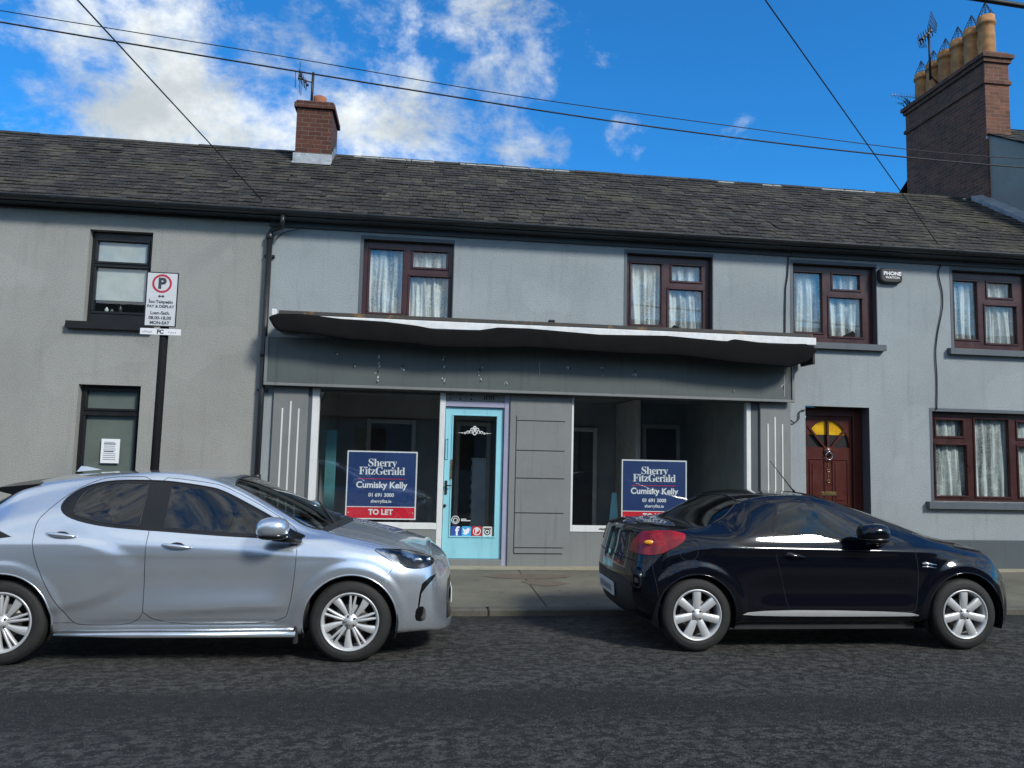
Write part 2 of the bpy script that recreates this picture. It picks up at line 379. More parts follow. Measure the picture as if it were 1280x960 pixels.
# (direction, half-width, weight): where clouds stand in the sky beyond the roofs, and where it is clear
CL = [((-0.2252, 0.9001, 0.3729), 0.112, 0.14), ((-0.1342, 0.9155, 0.3794), 0.096, 0.12), ((-0.0276, 0.919, 0.3932), 0.115, 0.3), ((0.043, 0.923, 0.3824), 0.099, 0.24), ((-0.0863, 0.9201, 0.3819), 0.088, 0.16), ((-0.3138, 0.8609, 0.4005), 0.176, 0.11), ((-0.195, 0.8635, 0.4651), 0.223, 0.1), ((-0.3635, 0.8324, 0.4184), 0.16, 0.14), ((-0.0681, 0.8712, 0.4862), 0.16, 0.17), ((-0.1982, 0.8994, 0.3895), 0.08, 0.06), ((0.0788, 0.858, 0.5075), 0.096, 0.3), ((0.0984, 0.8881, 0.449), 0.072, 0.08), ((0.3463, 0.8387, 0.4203), 0.072, 0.55), ((0.2447, 0.8826, 0.4015), 0.051, 0.45), ((0.1453, 0.9187, 0.3672), 0.064, 0.35), ((0.2884, 0.8891, 0.3555), 0.045, 0.15), ((-0.3471, 0.865, 0.3622), 0.08, 0.08), ((-0.4396, 0.8237, 0.3582), 0.088, -0.14), ((-0.4162, 0.8059, 0.4211), 0.128, 0.12), ((0.02, 0.897, 0.4416), 0.072, -0.12), ((-0.4005, 0.8024, 0.4425), 0.096, -0.1), ((0.1065, 0.9331, 0.3435), 0.096, -0.05), ((0.2092, 0.8472, 0.4883), 0.191, -0.16), ((0.4545, 0.8134, 0.3631), 0.239, -0.2), ((0.4914, 0.742, 0.456), 0.319, -0.22), ((0.2956, 0.8371, 0.4604), 0.144, -0.05), ((0.1988, 0.8835, 0.4241), 0.144, -0.1), ((-0.197, 0.8848, 0.4223), 0.064, -0.04), ((0.599, 0.6998, 0.3891), 0.239, -0.2), ((0.2983, 0.873, 0.386), 0.096, -0.08), ((0.377, 0.7952, 0.4749), 0.191, -0.14)]
acc = None
for (cd, w, g) in CL:
    vd = WN('ShaderNodeVectorMath', operation='DOT_PRODUCT'); nt.links.new(dirv, vd.inputs[0]); vd.inputs[1].default_value = cd
    q = wm('MULTIPLY', wr(vd.outputs['Value'], math.cos(w), 1., 0, 1), g)
    acc = q if acc is None else wm('ADD', acc, q)
sxyz = WN('ShaderNodeSeparateXYZ'); nt.links.new(dirv, sxyz.inputs[0])
acc = wm('ADD', acc, wr(sxyz.outputs[1], -.35, .25, .26, -.11))          # unseen cloud added over the far side of the street for white fill light
dens = wm('ADD', wm('ADD', wm('MULTIPLY', n_big, 1.9), wm('MULTIPLY', n_det, 1.25)), wm('ADD', acc, -1.04))
cf = wr(dens, .42, 1.04, 0, 1)
deep = WN('ShaderNodeMix', data_type='RGBA', blend_type='MULTIPLY'); deep.inputs[0].default_value = 1; nt.links.new(sky.outputs[0], deep.inputs[6]); deep.inputs[7].default_value = (.080,.375,.61,1)
shade = wr(wnoise(6, 6, .6, (2.2, 1., .4), (1, 1, 1.4)), .35, .65, 0, 1)
ccol = WN('ShaderNodeMix', data_type='RGBA'); nt.links.new(shade, ccol.inputs[0]); ccol.inputs[6].default_value = (1.70, 1.88, 1.98, 1); ccol.inputs[7].default_value = (3.15, 3.33, 3.4, 1)
mixc = WN('ShaderNodeMix', data_type='RGBA'); nt.links.new(cf, mixc.inputs[0]); nt.links.new(deep.outputs[2], mixc.inputs[6]); nt.links.new(ccol.outputs[2], mixc.inputs[7])
nt.links.new(mixc.outputs[2], bg.inputs[0])
vs_ = SC.view_settings; vs_.view_transform = 'Standard'; vs_.look = 'None'; vs_.exposure = 1.18; vs_.gamma = 1; vs_.use_curve_mapping = False
SC.cycles.use_denoising = True
SC.cycles.max_bounces = 10; SC.cycles.transparent_max_bounces = 16; SC.cycles.glossy_bounces = 5; SC.cycles.caustics_reflective = False; SC.cycles.caustics_refractive = False

# ------------------------------------------------------------------ ground
FY = 10.80            # facade plane
def sheet(name, x0, x1, ys, zf, m, nx=40):
    mb = MB()
    for i in range(nx):
        a, b = x0+(x1-x0)*i/nx, x0+(x1-x0)*(i+1)/nx
        for c, e in zip(ys, ys[1:]): mb.quad((a,c,zf(c)),(b,c,zf(c)),(b,e,zf(e)),(a,e,zf(e)), smooth=True)
    o = mb.build(name, m); tag(o, kind='structure'); return o
road_z = lambda y: -.002 - .085*max(0, (y-5.9)/2.1)**1.3 - .05*max(0, (2.2-y)/2.7)**1.5
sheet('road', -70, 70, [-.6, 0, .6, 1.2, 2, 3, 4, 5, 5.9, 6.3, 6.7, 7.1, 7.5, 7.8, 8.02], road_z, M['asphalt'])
gm = MB(); gm.quad((-400,-400,-.16),(400,-400,-.16),(400,400,-.16),(-400,400,-.16)); tag(gm.build('ground', M['asphalt']), kind='structure')
# kerb stones in front of the houses, then the pavement in bays with open joints
kb = MB(); x = -30.
while x < 30:
    kb.bbox(x+.004, x+1.806, 8.0, 8.15, -.2, -.018+random.uniform(-.003,.003), .014); x += 1.81
tag(kb.build('kerb', M['kerb']), kind='structure')
pv = MB(); joints = [-30,-26,-22.4,-18.7,-15,-11.6,-8.7,-5.6,-2.55,-1.05,1.42,3.95,6.6,9.3,12.4,16,20,25,30]
pz = lambda y: -.022+.026*(y-8.15)/(FY-8.15)
for a, b in zip(joints, joints[1:]):
    n = 4
    ys = [8.153 + (FY+.3-8.153)*k/n for k in range(n+1)]
    for c, e in zip(ys, ys[1:]):
        sh = lambda y: -.10*(y-8.15)          # the joints run a little askew
        pv.quad((a+.006+sh(c)*0,c,pz(c)),(b-.006,c,pz(c)),(b-.006,e,pz(e)),(a+.006,e,pz(e)))
pv.quad((-30,8.15,-.06),(30,8.15,-.06),(30,FY+.3,-.03),(-30,FY+.3,-.03))
tag(pv.build('pavement', M['pavement']), kind='structure')
st = MB()
for (cx, cy, rx, ry, sd_) in ((1.46, 10.0, .62, .20, 3), (1.62, 9.55, .26, .22, 8)):
    random.seed(sd_); pts = []
    for k in range(36):
        a = k*math.pi/18; q = 1+.22*mnoise.noise(Vector((math.cos(a)*1.7+sd_, math.sin(a)*1.7, 0)))
        pts.append((cx+rx*q*math.cos(a), cy+ry*q*math.sin(a)))
    st = MB(); st.add([(p[0], p[1], pz(p[1])+.004) for p in pts], [tuple(range(36))])
    tag(st.build('pavement_stain', M['stain']), kind='structure'); st = MB()
fs_ = MB(); fs_.add([(-30,FY-.30,pz(FY-.30)+.003),(30,FY-.30,pz(FY-.30)+.003),(30,FY-.002,pz(FY)+.012),(-30,FY-.002,pz(FY)+.012)], [(0,1,2,3)]); tag(fs_.build('pavement_lit_strip', M['lit_strip']), kind='structure')  # lit strip along the wall base, painted as paler ground
# far side of the street (behind the camera, seen in the window reflections)
fp = MB(); fp.bbox(-30, 30, -3.2, -.5, -.2, -.02, .02); tag(fp.build('pavement', M['pavement']), kind='structure')

# ------------------------------------------------------------------ houses
EAVE_Y, EAVE_Z, RIDGE_Y, RIDGE_Z = FY-.20, 4.90, 13.80, 7.03
def slates(mb, x0, x1, ey=EAVE_Y, ez=EAVE_Z, ry=RIDGE_Y, rz=RIDGE_Z, w=.21, rows=22, skip=None):
    L = math.hypot(ry-ey, rz-ez); uy, uz = (ry-ey)/L, (rz-ez)/L; ny, nz = -uz, uy
    e = L/rows
    for j in range(rows):
        s0 = j*e; x = x0 - (w/2 if j % 2 else 0) ; 
        while x < x1:
            ww = w*random.uniform(.88,1.12); a, b = max(x, x0), min(x+ww-.006, x1); x += ww
            if b-a < .03: continue
            lift = random.uniform(.011,.026); skew = random.uniform(-.012,.012); dl = random.uniform(-.012,.010)
            if random.random() < .02: dl -= .03; lift += .010
            P = lambda s, h, x_: (x_, ey+uy*s+ny*h, ez+uz*s+nz*h)
            s1 = min(s0+e*1.35, L); lo = s0+dl; t_ = .012
            v = [P(lo+skew, lift, a), P(lo-skew, lift+random.uniform(-.004,.004), b), P(s1, .002, b), P(s1, .002, a), P(lo+skew, lift-t_, a), P(lo-skew, lift-t_, b)]
            mb.add(v, [(0,1,2,3),(4,5,1,0),(0,3,4),(1,5,2)])
    # boarding under the slates, and the rear slope
    mb.quad((x0,ey,ez-.02),(x1,ey,ez-.02),(x1,ry,rz-.02),(x0,ry,rz-.02)); mb.quad((x0,ry,rz-.02),(x1,ry,rz-.02),(x1,2*ry-ey,ez-.02),(x0,2*ry-ey,ez-.02))
def ridge(mb, x0, x1, m=0):
    x = x0
    while x < x1:
        b = min(x+.45, x1); z = RIDGE_Z+.012+random.uniform(-.008,.008); 
        mb.add([(x+.004,RIDGE_Y-.13,z-.075),(b-.004,RIDGE_Y-.13,z-.075),(b-.004,RIDGE_Y-.03,z),(x+.004,RIDGE_Y-.03,z),(b-.004,RIDGE_Y+.03,z),(x+.004,RIDGE_Y+.03,z),(b-.004,RIDGE_Y+.13,z-.075),(x+.004,RIDGE_Y+.13,z-.075)],
               [(0,1,2,3),(3,2,4,5),(5,4,6,7),(0,3,5,7),(1,6,4,2)], m); x = b
def mortar_ridge(mb, x0, x1, m):
    """patchy mortar bedding along the ridge"""
    x = x0
    while x < x1:
        l = random.uniform(.08,.5)
        if random.random() < .45: mb.bbox(x, min(x+l, x1), RIDGE_Y-.17, RIDGE_Y-.10, RIDGE_Z-.095, RIDGE_Z-.055, .02, m)
        x += l
def gutter(parent, x0, x1, joints):
    g = MB(); y, z = EAVE_Y-.055, EAVE_Z+.0
    for s in (0, 1):                                    # outer and inner skin of the half-round
        r = .062 - .005*s; vs = []
        for xx in (x0, x1):
            for k in range(11):
                a = math.pi + math.pi*k/10; vs.append((xx, y+r*math.cos(a), z+r*math.sin(a)))
        g.add(vs, [((k, k+1, 12+k, 11+k) if not s else (k+1, k, 11+k, 12+k)) for k in range(10)], 0, True)
    g.bbox(x0, x1, y-.066, y-.056, z-.012, z+.006, .003)
    for j in joints:
        vs = []
        for xx in (j-.035, j+.035):
            for k in range(11):
                a = math.pi + math.pi*k/10; vs.append((xx, y+.069*math.cos(a), z+.069*math.sin(a)))
        g.add(vs, [(k, k+1, 12+k, 11+k) for k in range(10)] + [tuple(range(11)), tuple(range(21,10,-1))], 0, False)
    return g.build('gutter', M['gutter'], parent)
def eaves(parent, x0, x1, m, zb):
    b = MB(); b.bbox(x0, x1, FY-.035, FY-.001, zb, EAVE_Z-.075, .006); b.box(x0, x1, EAVE_Y-.02, FY-.036, EAVE_Z-.08, EAVE_Z-.062)
    return b.build('eaves_board', m, parent)
def room(parent, x0, x1, y0, y1, z0, z1, m, name='room'):
    """inside of a room: floor, ceiling, back and side walls facing in"""
    b = MB()
    b.quad((x0,y1,z0),(x1,y1,z0),(x1,y1,z1),(x0,y1,z1)); b.quad((x0,y0,z0),(x0,y1,z0),(x0,y1,z1),(x0,y0,z1)); b.quad((x1,y0,z0),(x1,y0,z1),(x1,y1,z1),(x1,y1,z0))
    b.quad((x0,y0,z0),(x1,y0,z0),(x1,y1,z0),(x0,y1,z0), 1); b.quad((x0,y0,z1),(x0,y1,z1),(x1,y1,z1),(x1,y0,z1))
    return b.build(name, [m, M['interior_floor']], parent)
def window(parent, hole, panes, fm, depth=.10, sill=None, sillm=None, beads=True):
    """window > frame, pane, sill.  panes: clear-glass rectangles"""
    x0, x1, z0, z1 = hole; y = FY+depth
    f = MB(); f.holed(x0, x1, z0, z1, y, panes, .045)
    fr = f.build('window', fm, parent)
    if beads:
        b = MB()
        for (a, c, e, g) in panes:
            w = .034
            for q in ((a-w, c+w, e-w, e-.002), (a-w, c+w, g+.002, g+w)): b.bbox(q[0], q[1], y-.016, y-.001, q[2], q[3], .006)
            for q in ((a-w, a-.002, e-.001, g+.001), (c+.002, c+w, e-.001, g+.001)): b.bbox(q[0], q[1], y-.0155, y-.001, q[2], q[3], .006)
        b.build('sash', fm, fr)
    p = MB()
    for (a, c, e, g) in panes: p.quad((a-.01,y+.03,e-.01),(c+.01,y+.03,e-.01),(c+.01,y+.03,g+.01),(a-.01,y+.03,g+.01))
    p.build('pane', M['pane'], fr)
    if sill:
        s = MB(); a, c, e, g = sill
        s.add([(a,FY-.085,e),(c,FY-.085,e),(c,FY-.085,g-.012),(a,FY-.085,g-.012),(a,FY+depth-.002,g),(c,FY+depth-.002,g),(a,FY+.001,e),(c,FY+.001,e)],
              [(0,1,2,3),(3,2,5,4),(0,3,4,6),(1,7,5,2),(0,6,7,1)]); s.build('sill', sillm, fr)
    return fr
def curtain(x0, x1, z0, z1, y, label, m='lace', folds=9, seed=0, gap=None):
    """hanging net with vertical folds that gather and sway"""
    rnd = random.Random(seed); nx, nz = 90, 26; mb = MB(); ph = [rnd.uniform(0,6.28) for _ in range(4)]
    vs = []
    for j in range(nz+1):
        t = j/nz
        for i in range(nx+1):
            u = i/nx
            w = .022*math.sin(folds*6.283*u+ph[0]+.7*math.sin(3*t+ph[1]))+.014*math.sin(folds*2.3*6.283*u+ph[2]+1.2*t)
            w *= .5+.7*(1-t); xx = x0+(x1-x0)*u+.012*math.sin(5*t+9*u+ph[3])
            zz = z0+(z1-z0)*t+ (.02*math.sin(folds*6.283*u+ph[1]) if j == 0 else 0)
            if gap and t < .35: zz += gap[1]*math.exp(-((u-gap[0])/.10)**2)*(1-t/.35)
            vs.append((xx, y+w, zz))
    fs = [(j*(nx+1)+i, j*(nx+1)+i+1, (j+1)*(nx+1)+i+1, (j+1)*(nx+1)+i) for j in range(nz) for i in range(nx)]
    mb.add(vs, fs, 0, True)
    o = mb.build('lace_curtain', M[m], origin=((x0+x1)/2, y, z0)); return tag(o, label, 'curtain', 'lace curtains behind the windows')

# --- left house: warm grey render, black windows
lh = thing('terraced_house', (-5.6, FY, 0), 'warm grey rendered terraced house with small black framed windows', 'house')
HLU, HLL = (-4.62,-3.785,3.27,4.555), (-4.615,-3.81,.95,2.405)
mb = MB(); mb.holed(-10, -2.20, -.05, 4.83, FY, [HLU, HLL], .14); mb.build('wall', M['wall_grey'], lh)
mb = MB(); slates(mb, -10, -2.22); ridge(mb, -10, -2.22); mb.build('roof', M['slate'], lh)
gutter(lh, -10, -2.22, [-8.2, -4.98, -3.66]); eaves(lh, -10, -2.22, M['gutter'], 4.79)
mb = MB(); mb.box(-10, -9.98, FY, 17, 0, 4.8); mb.add([(-10,FY,4.8),(-10,RIDGE_Y,RIDGE_Z),(-10,16.8,4.8)], [(0,1,2)]); mb.build('gable_wall', M['wall_grey'], lh)
wn = window(lh, HLU, [(-4.545,-3.885,4.14,4.425), (-4.545,-3.875,3.435,4.055)], M['black_pvc'], .11, (-4.81,-3.69,3.16,3.27), M['black_pvc'])
b = MB(); b.box(-4.56,-3.86,FY+.158,FY+.165,3.60,4.44); b.build('blind', M['blind'], wn)
wl = window(lh, HLL, [(-4.54,-3.89,2.09,2.33), (-4.54,-3.89,1.02,1.985)], M['black_pvc'], .11, (-4.80,-3.70,.85,.95), M['black_pvc'])
b = MB(); b.box(-4.56,-3.86,FY+.158,FY+.165,1.0,2.34); b.build('blind', M['blind_olive'], wl)
room(lh, -9, -2.9, FY+.3, FY+3, 3.0, 4.75, M['interior_dark']); room(lh, -9, -2.9, FY+.3, FY+3, .1, 2.7, M['interior_dark'])
pn = MB(); pn.box(-4.315,-4.075,FY+.118,FY+.121,1.345,1.675)
for k in range(10):
    a = random.uniform(.02,.05); pn.box(-4.29+a*.3,-4.10-a,FY+.1165,FY+.1175,1.625-k*.026,1.632-k*.026+(.008 if k in (1,5) else 0),1)
tag(pn.build('paper_notice', [plain('white_paper', (.78,.80,.82), .8, var=.04), plain('printed_ink', (.08,.09,.14), .8)], origin=(-4.2,FY+.12,1.345)), 'printed white paper notice taped inside the ground floor window', 'notice')
for k, (bx, hh, cc) in enumerate(((-4.40,.075,(.75,.76,.74)), (-4.33,.055,(.12,.13,.12)), (-4.22,.11,(.05,.06,.06)))):
    b = MB(); b.lathe([(.001,0),(.024,.002),(.026,hh*.6),(.014,hh*.8),(.012,hh),(.001,hh)], (bx, FY+.185, 3.43), n=14)
    tag(b.build('bottle', plain('bottle_glaze', cc, .3), origin=(bx, FY+.185, 3.43)), ('small white bottle', 'short dark jar beside the white bottle', 'tall dark bottle')[k]+' behind the upper window of the grey house', 'bottle')

# --- shop building: blue-grey render above a grey shopfront
sh = thing('shop_building', (1.7, FY, 0), 'blue grey shop house with vacant grey shopfront and aqua door', 'shop')
W1, W2 = (-.895,.40,3.42,4.64), (3.0,4.335,3.42,4.655)
SX = 5.585
mb = MB(); mb.holed(-2.20, SX, -.05, 4.83, FY, [W1, W2, (-1.56, 5.06, -.05, 2.45)], .16, 0, 1)
mb.build('wall', [M['wall_blue'], M['slate_trim']], sh)
mb = MB(); slates(mb, -2.22, SX); ridge(mb, -2.22, -2.36+.0); ridge(mb, -1.72, SX); mortar_ridge(mb, -1.7, SX, 1); mb.build('roof', [M['slate'], M['mortar']], sh)
gutter(sh, -2.22, SX, [.9, 3.8]); eaves(sh, -2.22, SX, M['gutter_board'], 4.735)
def band(parent, hole):                     # painted band on the wall around an opening
    a, c, e, g = hole; b = MB(); y0, y1 = FY-.004, FY-.001
    b.box(a-.045, a, y0, y1, e, g+.05); b.box(c, c+.012, y0, y1, e, g+.05); b.box(a, c, y0, y1, g, g+.05); b.build('window_band', M['slate_trim'], parent)
def three(hole, L, TR, LR): return [(L[0],L[1],3.592,4.522), (TR[0],TR[1],4.29,4.522), (LR[0],LR[1],3.545,4.147)]
for hole, L, TR, LR in ((W1,(-.80,-.334),(-.18,.30),(-.217,.341)), (W2,(3.098,3.56),(3.734,4.19),(3.685,4.216))):
    window(sh, hole, three(hole, L, TR, LR), M['brown_pvc'], .10, (hole[0]-.11, hole[1]+.08, 3.325, 3.42), M['slate_trim']); band(sh, hole)
    room(sh, hole[0]-.5, hole[1]+.5, FY+.35, FY+3, 2.9, 4.78, M['interior_dark'])
curtain(-.86, .38, 3.5, 4.6, FY+.185, 'lace curtain in the upper window nearest the downpipe, cloud mirrored over it', seed=1, folds=8)
curtain(3.03, 4.31, 3.5, 4.6, FY+.185, 'lace curtain in the upper window over the right half of the awning', seed=2, folds=7, gap=(.62,.10))
# downpipe
dp = MB(); px = -2.195
dp.tube([(px,FY-.075,0),(px,FY-.075,4.62)], .040, 12)
dp.tube([(-2.0,EAVE_Y-.055,EAVE_Z-.06),(-2.0,EAVE_Y-.055,EAVE_Z-.17),(-2.02,EAVE_Y+.0,EAVE_Z-.22),(-2.17,FY-.085,4.66),(px,FY-.075,4.60)], .036, 12)
for z in (4.57, 2.9, 1.2, .2): dp.lathe([(.048,-.035),(.052,-.03),(.052,.03),(.048,.035)], (px,FY-.075,z), n=12)
for z in (4.3, 2.4): dp.box(px-.07, px+.07, FY-.06, FY-.002, z-.015, z+.015)
dp.build('downpipe', M['gutter'], sh)
# shopfront woodwork
G = M['shop_grey']
def grooved(parent, x0, x1, grooves, name):
    b = MB(); b.bbox(x0, x1, FY-.045, FY+.10, -.04, 2.46, .004); p = b.build(name, G, parent)
    for gx, zt in grooves: g = MB(); g.bbox(gx-.011, gx+.011, FY-.051, FY-.0455, .22, zt, .002); g.build('pilaster_stripe', M['white_paint'], p)
    return p
grooved(sh, -2.035, -1.565, ((-1.907,2.16),(-1.797,2.26),(-1.685,2.16)), 'pilaster')
grooved(sh, 5.065, 5.545, ((5.183,2.14),(5.295,2.245),(5.411,2.14)), 'pilaster')
b = MB(); b.bbox(1.285, 2.185, FY-.03, FY+.10, -.04, 2.46, .004); pr_ = b.build('pier', G, sh)
b = MB(); k = FY-.0325
for q in [(1.385,2.09,z-.006,z+.006) for z in (2.085,1.655,1.258,.765,.275)]+[(1.373,1.3845,.19,2.15),(1.385,2.08,.184,.198)]: b = MB(); b.box(q[0], q[1], k, k+.002, q[2], q[3]); b.build('panel_groove', M['black'], pr_)
for q in ((-1.565,-1.515),(4.935,5.065)): b = MB(); b.box(q[0], q[1], FY-.008, FY+.09, -.04, 2.46); b.build('recess_post', M['plinth'], sh)
for q in ((-1.515,.283,.51),(2.187,4.934,.50)): b = MB(); b.bbox(q[0], q[1], FY, FY+.10, -.04, q[2], .004); b.build('stall_riser', G, sh)
def shop_window(x0, x1, z0, z1, frames, name='shop_window'):
    f = MB()
    for q in frames: f.bbox(q[0], q[1], FY-.012+q[4], FY+.085, q[2], q[3], .005)
    fr = f.build(name, M['white_paint'], sh); f.v
    p = MB(); p.quad((x0-.01,FY+.05,z0-.01),(x1+.01,FY+.05,z0-.01),(x1+.01,FY+.05,z1+.01),(x0-.01,FY+.05,z1+.01)); p.build('pane', M['shop_glass'], fr)
    return fr
shop_window(-1.415, .272, .60, 2.40, [(-1.514,-1.415,.512,2.455,0), (.272,.352,.105,2.455,.002), (-1.414,.271,.512,.60,0)])
sw2 = shop_window(2.222, 4.862, .59, 2.44, [(2.19,2.222,.502,2.455,0), (4.862,4.932,.502,2.455,.0), (2.223,4.861,.502,.59,.002)])
bare = plain('bare_timber', (.10,.09,.08), .9); rr = random.Random(5)
for k in range(26):                         # paint flaked off the sill
    x = rr.uniform(2.3, 4.6); z = rr.choice((.53,.545,.56)); w = rr.uniform(.015,.075); pts = []
    for q in range(9):
        a = q*6.283/9; s = rr.uniform(.5,1.1); pts.append((x+w*s*math.cos(a), z+.018*s*math.sin(a)))
    fl = MB(); fl.add([(p[0], FY-.0118-k*.00005, p[1]) for p in pts], [tuple(range(9))]); fl.build('flaked_patch', bare, sw2)
for q in ((-1.40,.27,2.405),(2.23,4.86,2.442)): b = MB(); b.bbox(q[0], q[1], FY+.055, FY+.085, q[2], 2.46, .003); b.build('window_head', M['fascia_grey'], sh)
# door
b = MB(); b.bbox(1.205, 1.284, FY+.0, FY+.10, -.03, 2.455, .004); b.bbox(.353, 1.204, FY+.003, FY+.10, 2.258, 2.335, .004); b.build('door_frame', M['lilac'], sh)
b = MB(); b.bbox(.353, 1.204, FY+.006, FY+.10, 2.337, 2.46, .003); tp = b.build('transom_panel', G, sh)
b = MB()
for x, z in [(.42,2.37),(.42,2.43),(.56,2.37),(.56,2.43),(.72,2.37),(.72,2.43)]: b.bbox(x-.012,x+.012,FY+.003,FY+.0055,z-.012,z+.012,.002)
for q in range(5):
    b.box(.90+q*.034, .916+q*.034, FY+.003, FY+.0055, 2.365, 2.435)
for q in range(4): b.box(.918+q*.034, .932+q*.034, FY+.003, FY+.0055, 2.39+.02*(q%2), 2.405+.02*(q%2))
b.build('vent_slot', M['dark_metal'], tp)
b = MB(); b.bbox(.353, 1.204, FY-.02, FY+.10, -.04, .10, .006); b.build('door_step', G, sh)
b = MB(); GL = (.474,1.098,.42,2.132); b.holed(.362, 1.196, .106, 2.25, FY+.045, [GL], .045); b.quad((.362,FY+.045,2.25),(1.196,FY+.045,2.25),(1.196,FY+.09,2.25),(.362,FY+.09,2.25))
dr = b.build('shop_door', M['aqua'], sh)
b = MB(); a, c, e, g = GL
for q in ((a-.02,c+.02,e-.02,e),(a-.02,c+.02,g,g+.02),(a-.02,a,e,g),(c,c+.02,e,g)): b.bbox(q[0],q[1],FY+.033,FY+.0445,q[2],q[3],.004)
b.build('glazing_bead', M['aqua'], dr)
b = MB(); b.quad((a-.005,FY+.07,e-.005),(c+.005,FY+.07,e-.005),(c+.005,FY+.07,g+.005),(a-.005,FY+.07,g+.005)); b.build('pane', M['shop_glass'], dr)
b = MB(); b.bbox(.375,.412,FY+.034,FY+.0445,1.0,1.20,.006); b.tube([(.393,FY+.035,1.13),(.393,FY-.01,1.13),(.47,FY-.012,1.13)], .009, 8); b.build('handle', M['dark_metal'], dr); b = MB(); b.lathe([(.001,-.02),(.022,-.018),(.022,.0)], (.386,FY+.045,.845), 'y', 14); b.build('lock', M['dark_metal'], dr)
b = MB(); b.bbox(.45,.475,FY+.028,FY+.0325,1.22,1.50,.004); b.build('finger_plate', M['brass'], dr)
b = MB()
for q in ((.372,.380,1.50,1.80),(.405,.413,1.50,1.80),(.380,.405,1.792,1.80),(.380,.405,1.50,1.508)): b.bbox(q[0],q[1],FY+.030,FY+.0445,q[2],q[3],.003)
b.build('pull_handle', M['aqua'], dr)
def sticker(x0, x1, z0, z1, col, draw):
    b = MB(); y = FY+.066; n = 5; r_ = .02; pts = []
    for cx, cz, a0 in ((x1-r_,z1-r_,0),(x0+r_,z1-r_,90),(x0+r_,z0+r_,180),(x1-r_,z0+r_,270)):
        for k in range(n): a = R(a0+90*k/(n-1)); pts.append((cx+r_*math.cos(a), cz+r_*math.sin(a)))
    b.prism(pts[::-1], y, y+.002); draw(b, (x0+x1)/2, (z0+z1)/2, y-.0012)
    return b.build('sticker', [plain('sticker_vinyl', col, .45, var=.06), plain('sticker_print', (.82,.84,.85), .45, var=.03), plain('sticker_ink', (.02,.02,.025), .4)], dr, fixn=False)
def disc(b, x, z, y, r, m, ri=0, n=24):
    if ri: b.add([(x+q*math.cos(k*2*math.pi/n), y, z+q*math.sin(k*2*math.pi/n)) for q in (r, ri) for k in range(n)], [(k, (k+1)%n, n+(k+1)%n, n+k) for k in range(n)], m)
    else: b.add([(x+r*math.cos(k*2*math.pi/n), y, z+r*math.sin(k*2*math.pi/n)) for k in range(n)], [tuple(range(n))], m)
def lt(ch, s, m=1, dx=0, dz=0, bold=.004):
    return lambda b, x, z, y: b.add(*text_mesh(ch, s, x+dx, z+dz, y, bold=bold), m)
def cam_logo(b, x, z, y):
    disc(b, x, z-.01, y, .045, 2); disc(b, x, z-.01, y-.0008, .030, 1); disc(b, x, z-.01, y-.0016, .018, 2); b.quad((x-.055,y,z+.03),(x+.055,y,z+.03),(x+.055,y,z+.045),(x-.055,y,z+.045), 2)
def pin_logo(b, x, z, y): disc(b, x, z, y, .056, 1, .046); b.add(*text_mesh('P', .10, x, z, y, bold=.004), 1)
def bird_logo(b, x, z, y):
    pts = [(-.055,-.03),(-.03,-.048),(.005,-.045),(.035,-.02),(.045,.015),(.058,.03),(.044,.03),(.035,.045),(.012,.045),(.003,.025),(-.025,.022),(-.05,.042),(-.05,.018),(-.042,.004),(-.035,-.018),(-.045,-.026)]
    b.add([(x+p[0], y, z+p[1]) for p in pts], [tuple(range(len(pts)))], 1)
sticker(.487,.625,.418,.556,(.030,.085,.35), lt('f', .17, 1, .015, -.005, .006))
sticker(.637,.775,.418,.556,(.06,.36,.68), bird_logo)
sticker(.787,.925,.418,.556,(.50,.025,.03), pin_logo)
sticker(.937,1.075,.418,.556,(.62,.63,.58), cam_logo)
b = MB(); y = FY+.066
disc(b, .545, .645, y, .058, 0, .048); disc(b, .545, .640, y, .034, 0, .024)
for z in (.655, .635): b.quad((.625,y,z-.006),(.76 if z < .65 else .70,y,z-.006),(.76 if z < .65 else .70,y,z+.006),(.625,y,z+.006))
b.build('window_decal', plain('white_vinyl', (.75,.76,.75), .5, var=.05), dr); b = MB(); disc(b, .785, 1.885, y, .03, 0, .018)                  # scrolled ornament
for s in (-1, 1):
    b.quad((.785+s*.24,y,1.884),(.785+s*.03,y,1.880),(.785+s*.03,y,1.890),(.785+s*.24,y,1.888))
    for q, (dx, dz, r_) in enumerate(((.055,.018,.026),(.10,.012,.022),(.14,-.002,.016),(.04,.055,.022),(.18,.0,.010))): disc(b, .785+s*dx, 1.885+dz, y, r_, 0, r_*.55, 14)
disc(b, .785, 1.965, y, .024, 0, .010, 14); disc(b, .785, 1.925, y, .016, 0)
b.build('window_decal', plain('white_vinyl', (.75,.76,.75), .5, var=.05), dr)
# empty shop room seen through the glass
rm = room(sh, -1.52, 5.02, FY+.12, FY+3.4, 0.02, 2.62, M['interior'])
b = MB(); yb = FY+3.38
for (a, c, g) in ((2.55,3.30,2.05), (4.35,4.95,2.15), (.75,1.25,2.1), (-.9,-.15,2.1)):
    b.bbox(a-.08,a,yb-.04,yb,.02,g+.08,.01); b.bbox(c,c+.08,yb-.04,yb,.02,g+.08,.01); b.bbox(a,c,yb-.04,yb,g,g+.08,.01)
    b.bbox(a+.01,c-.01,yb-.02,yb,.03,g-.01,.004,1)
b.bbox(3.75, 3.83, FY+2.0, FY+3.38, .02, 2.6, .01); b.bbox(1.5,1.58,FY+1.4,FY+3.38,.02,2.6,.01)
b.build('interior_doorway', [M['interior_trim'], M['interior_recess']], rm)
b = MB(); b.bbox(.84,1.06,FY+1.2,FY+1.45,.03,1.52,.004,0)
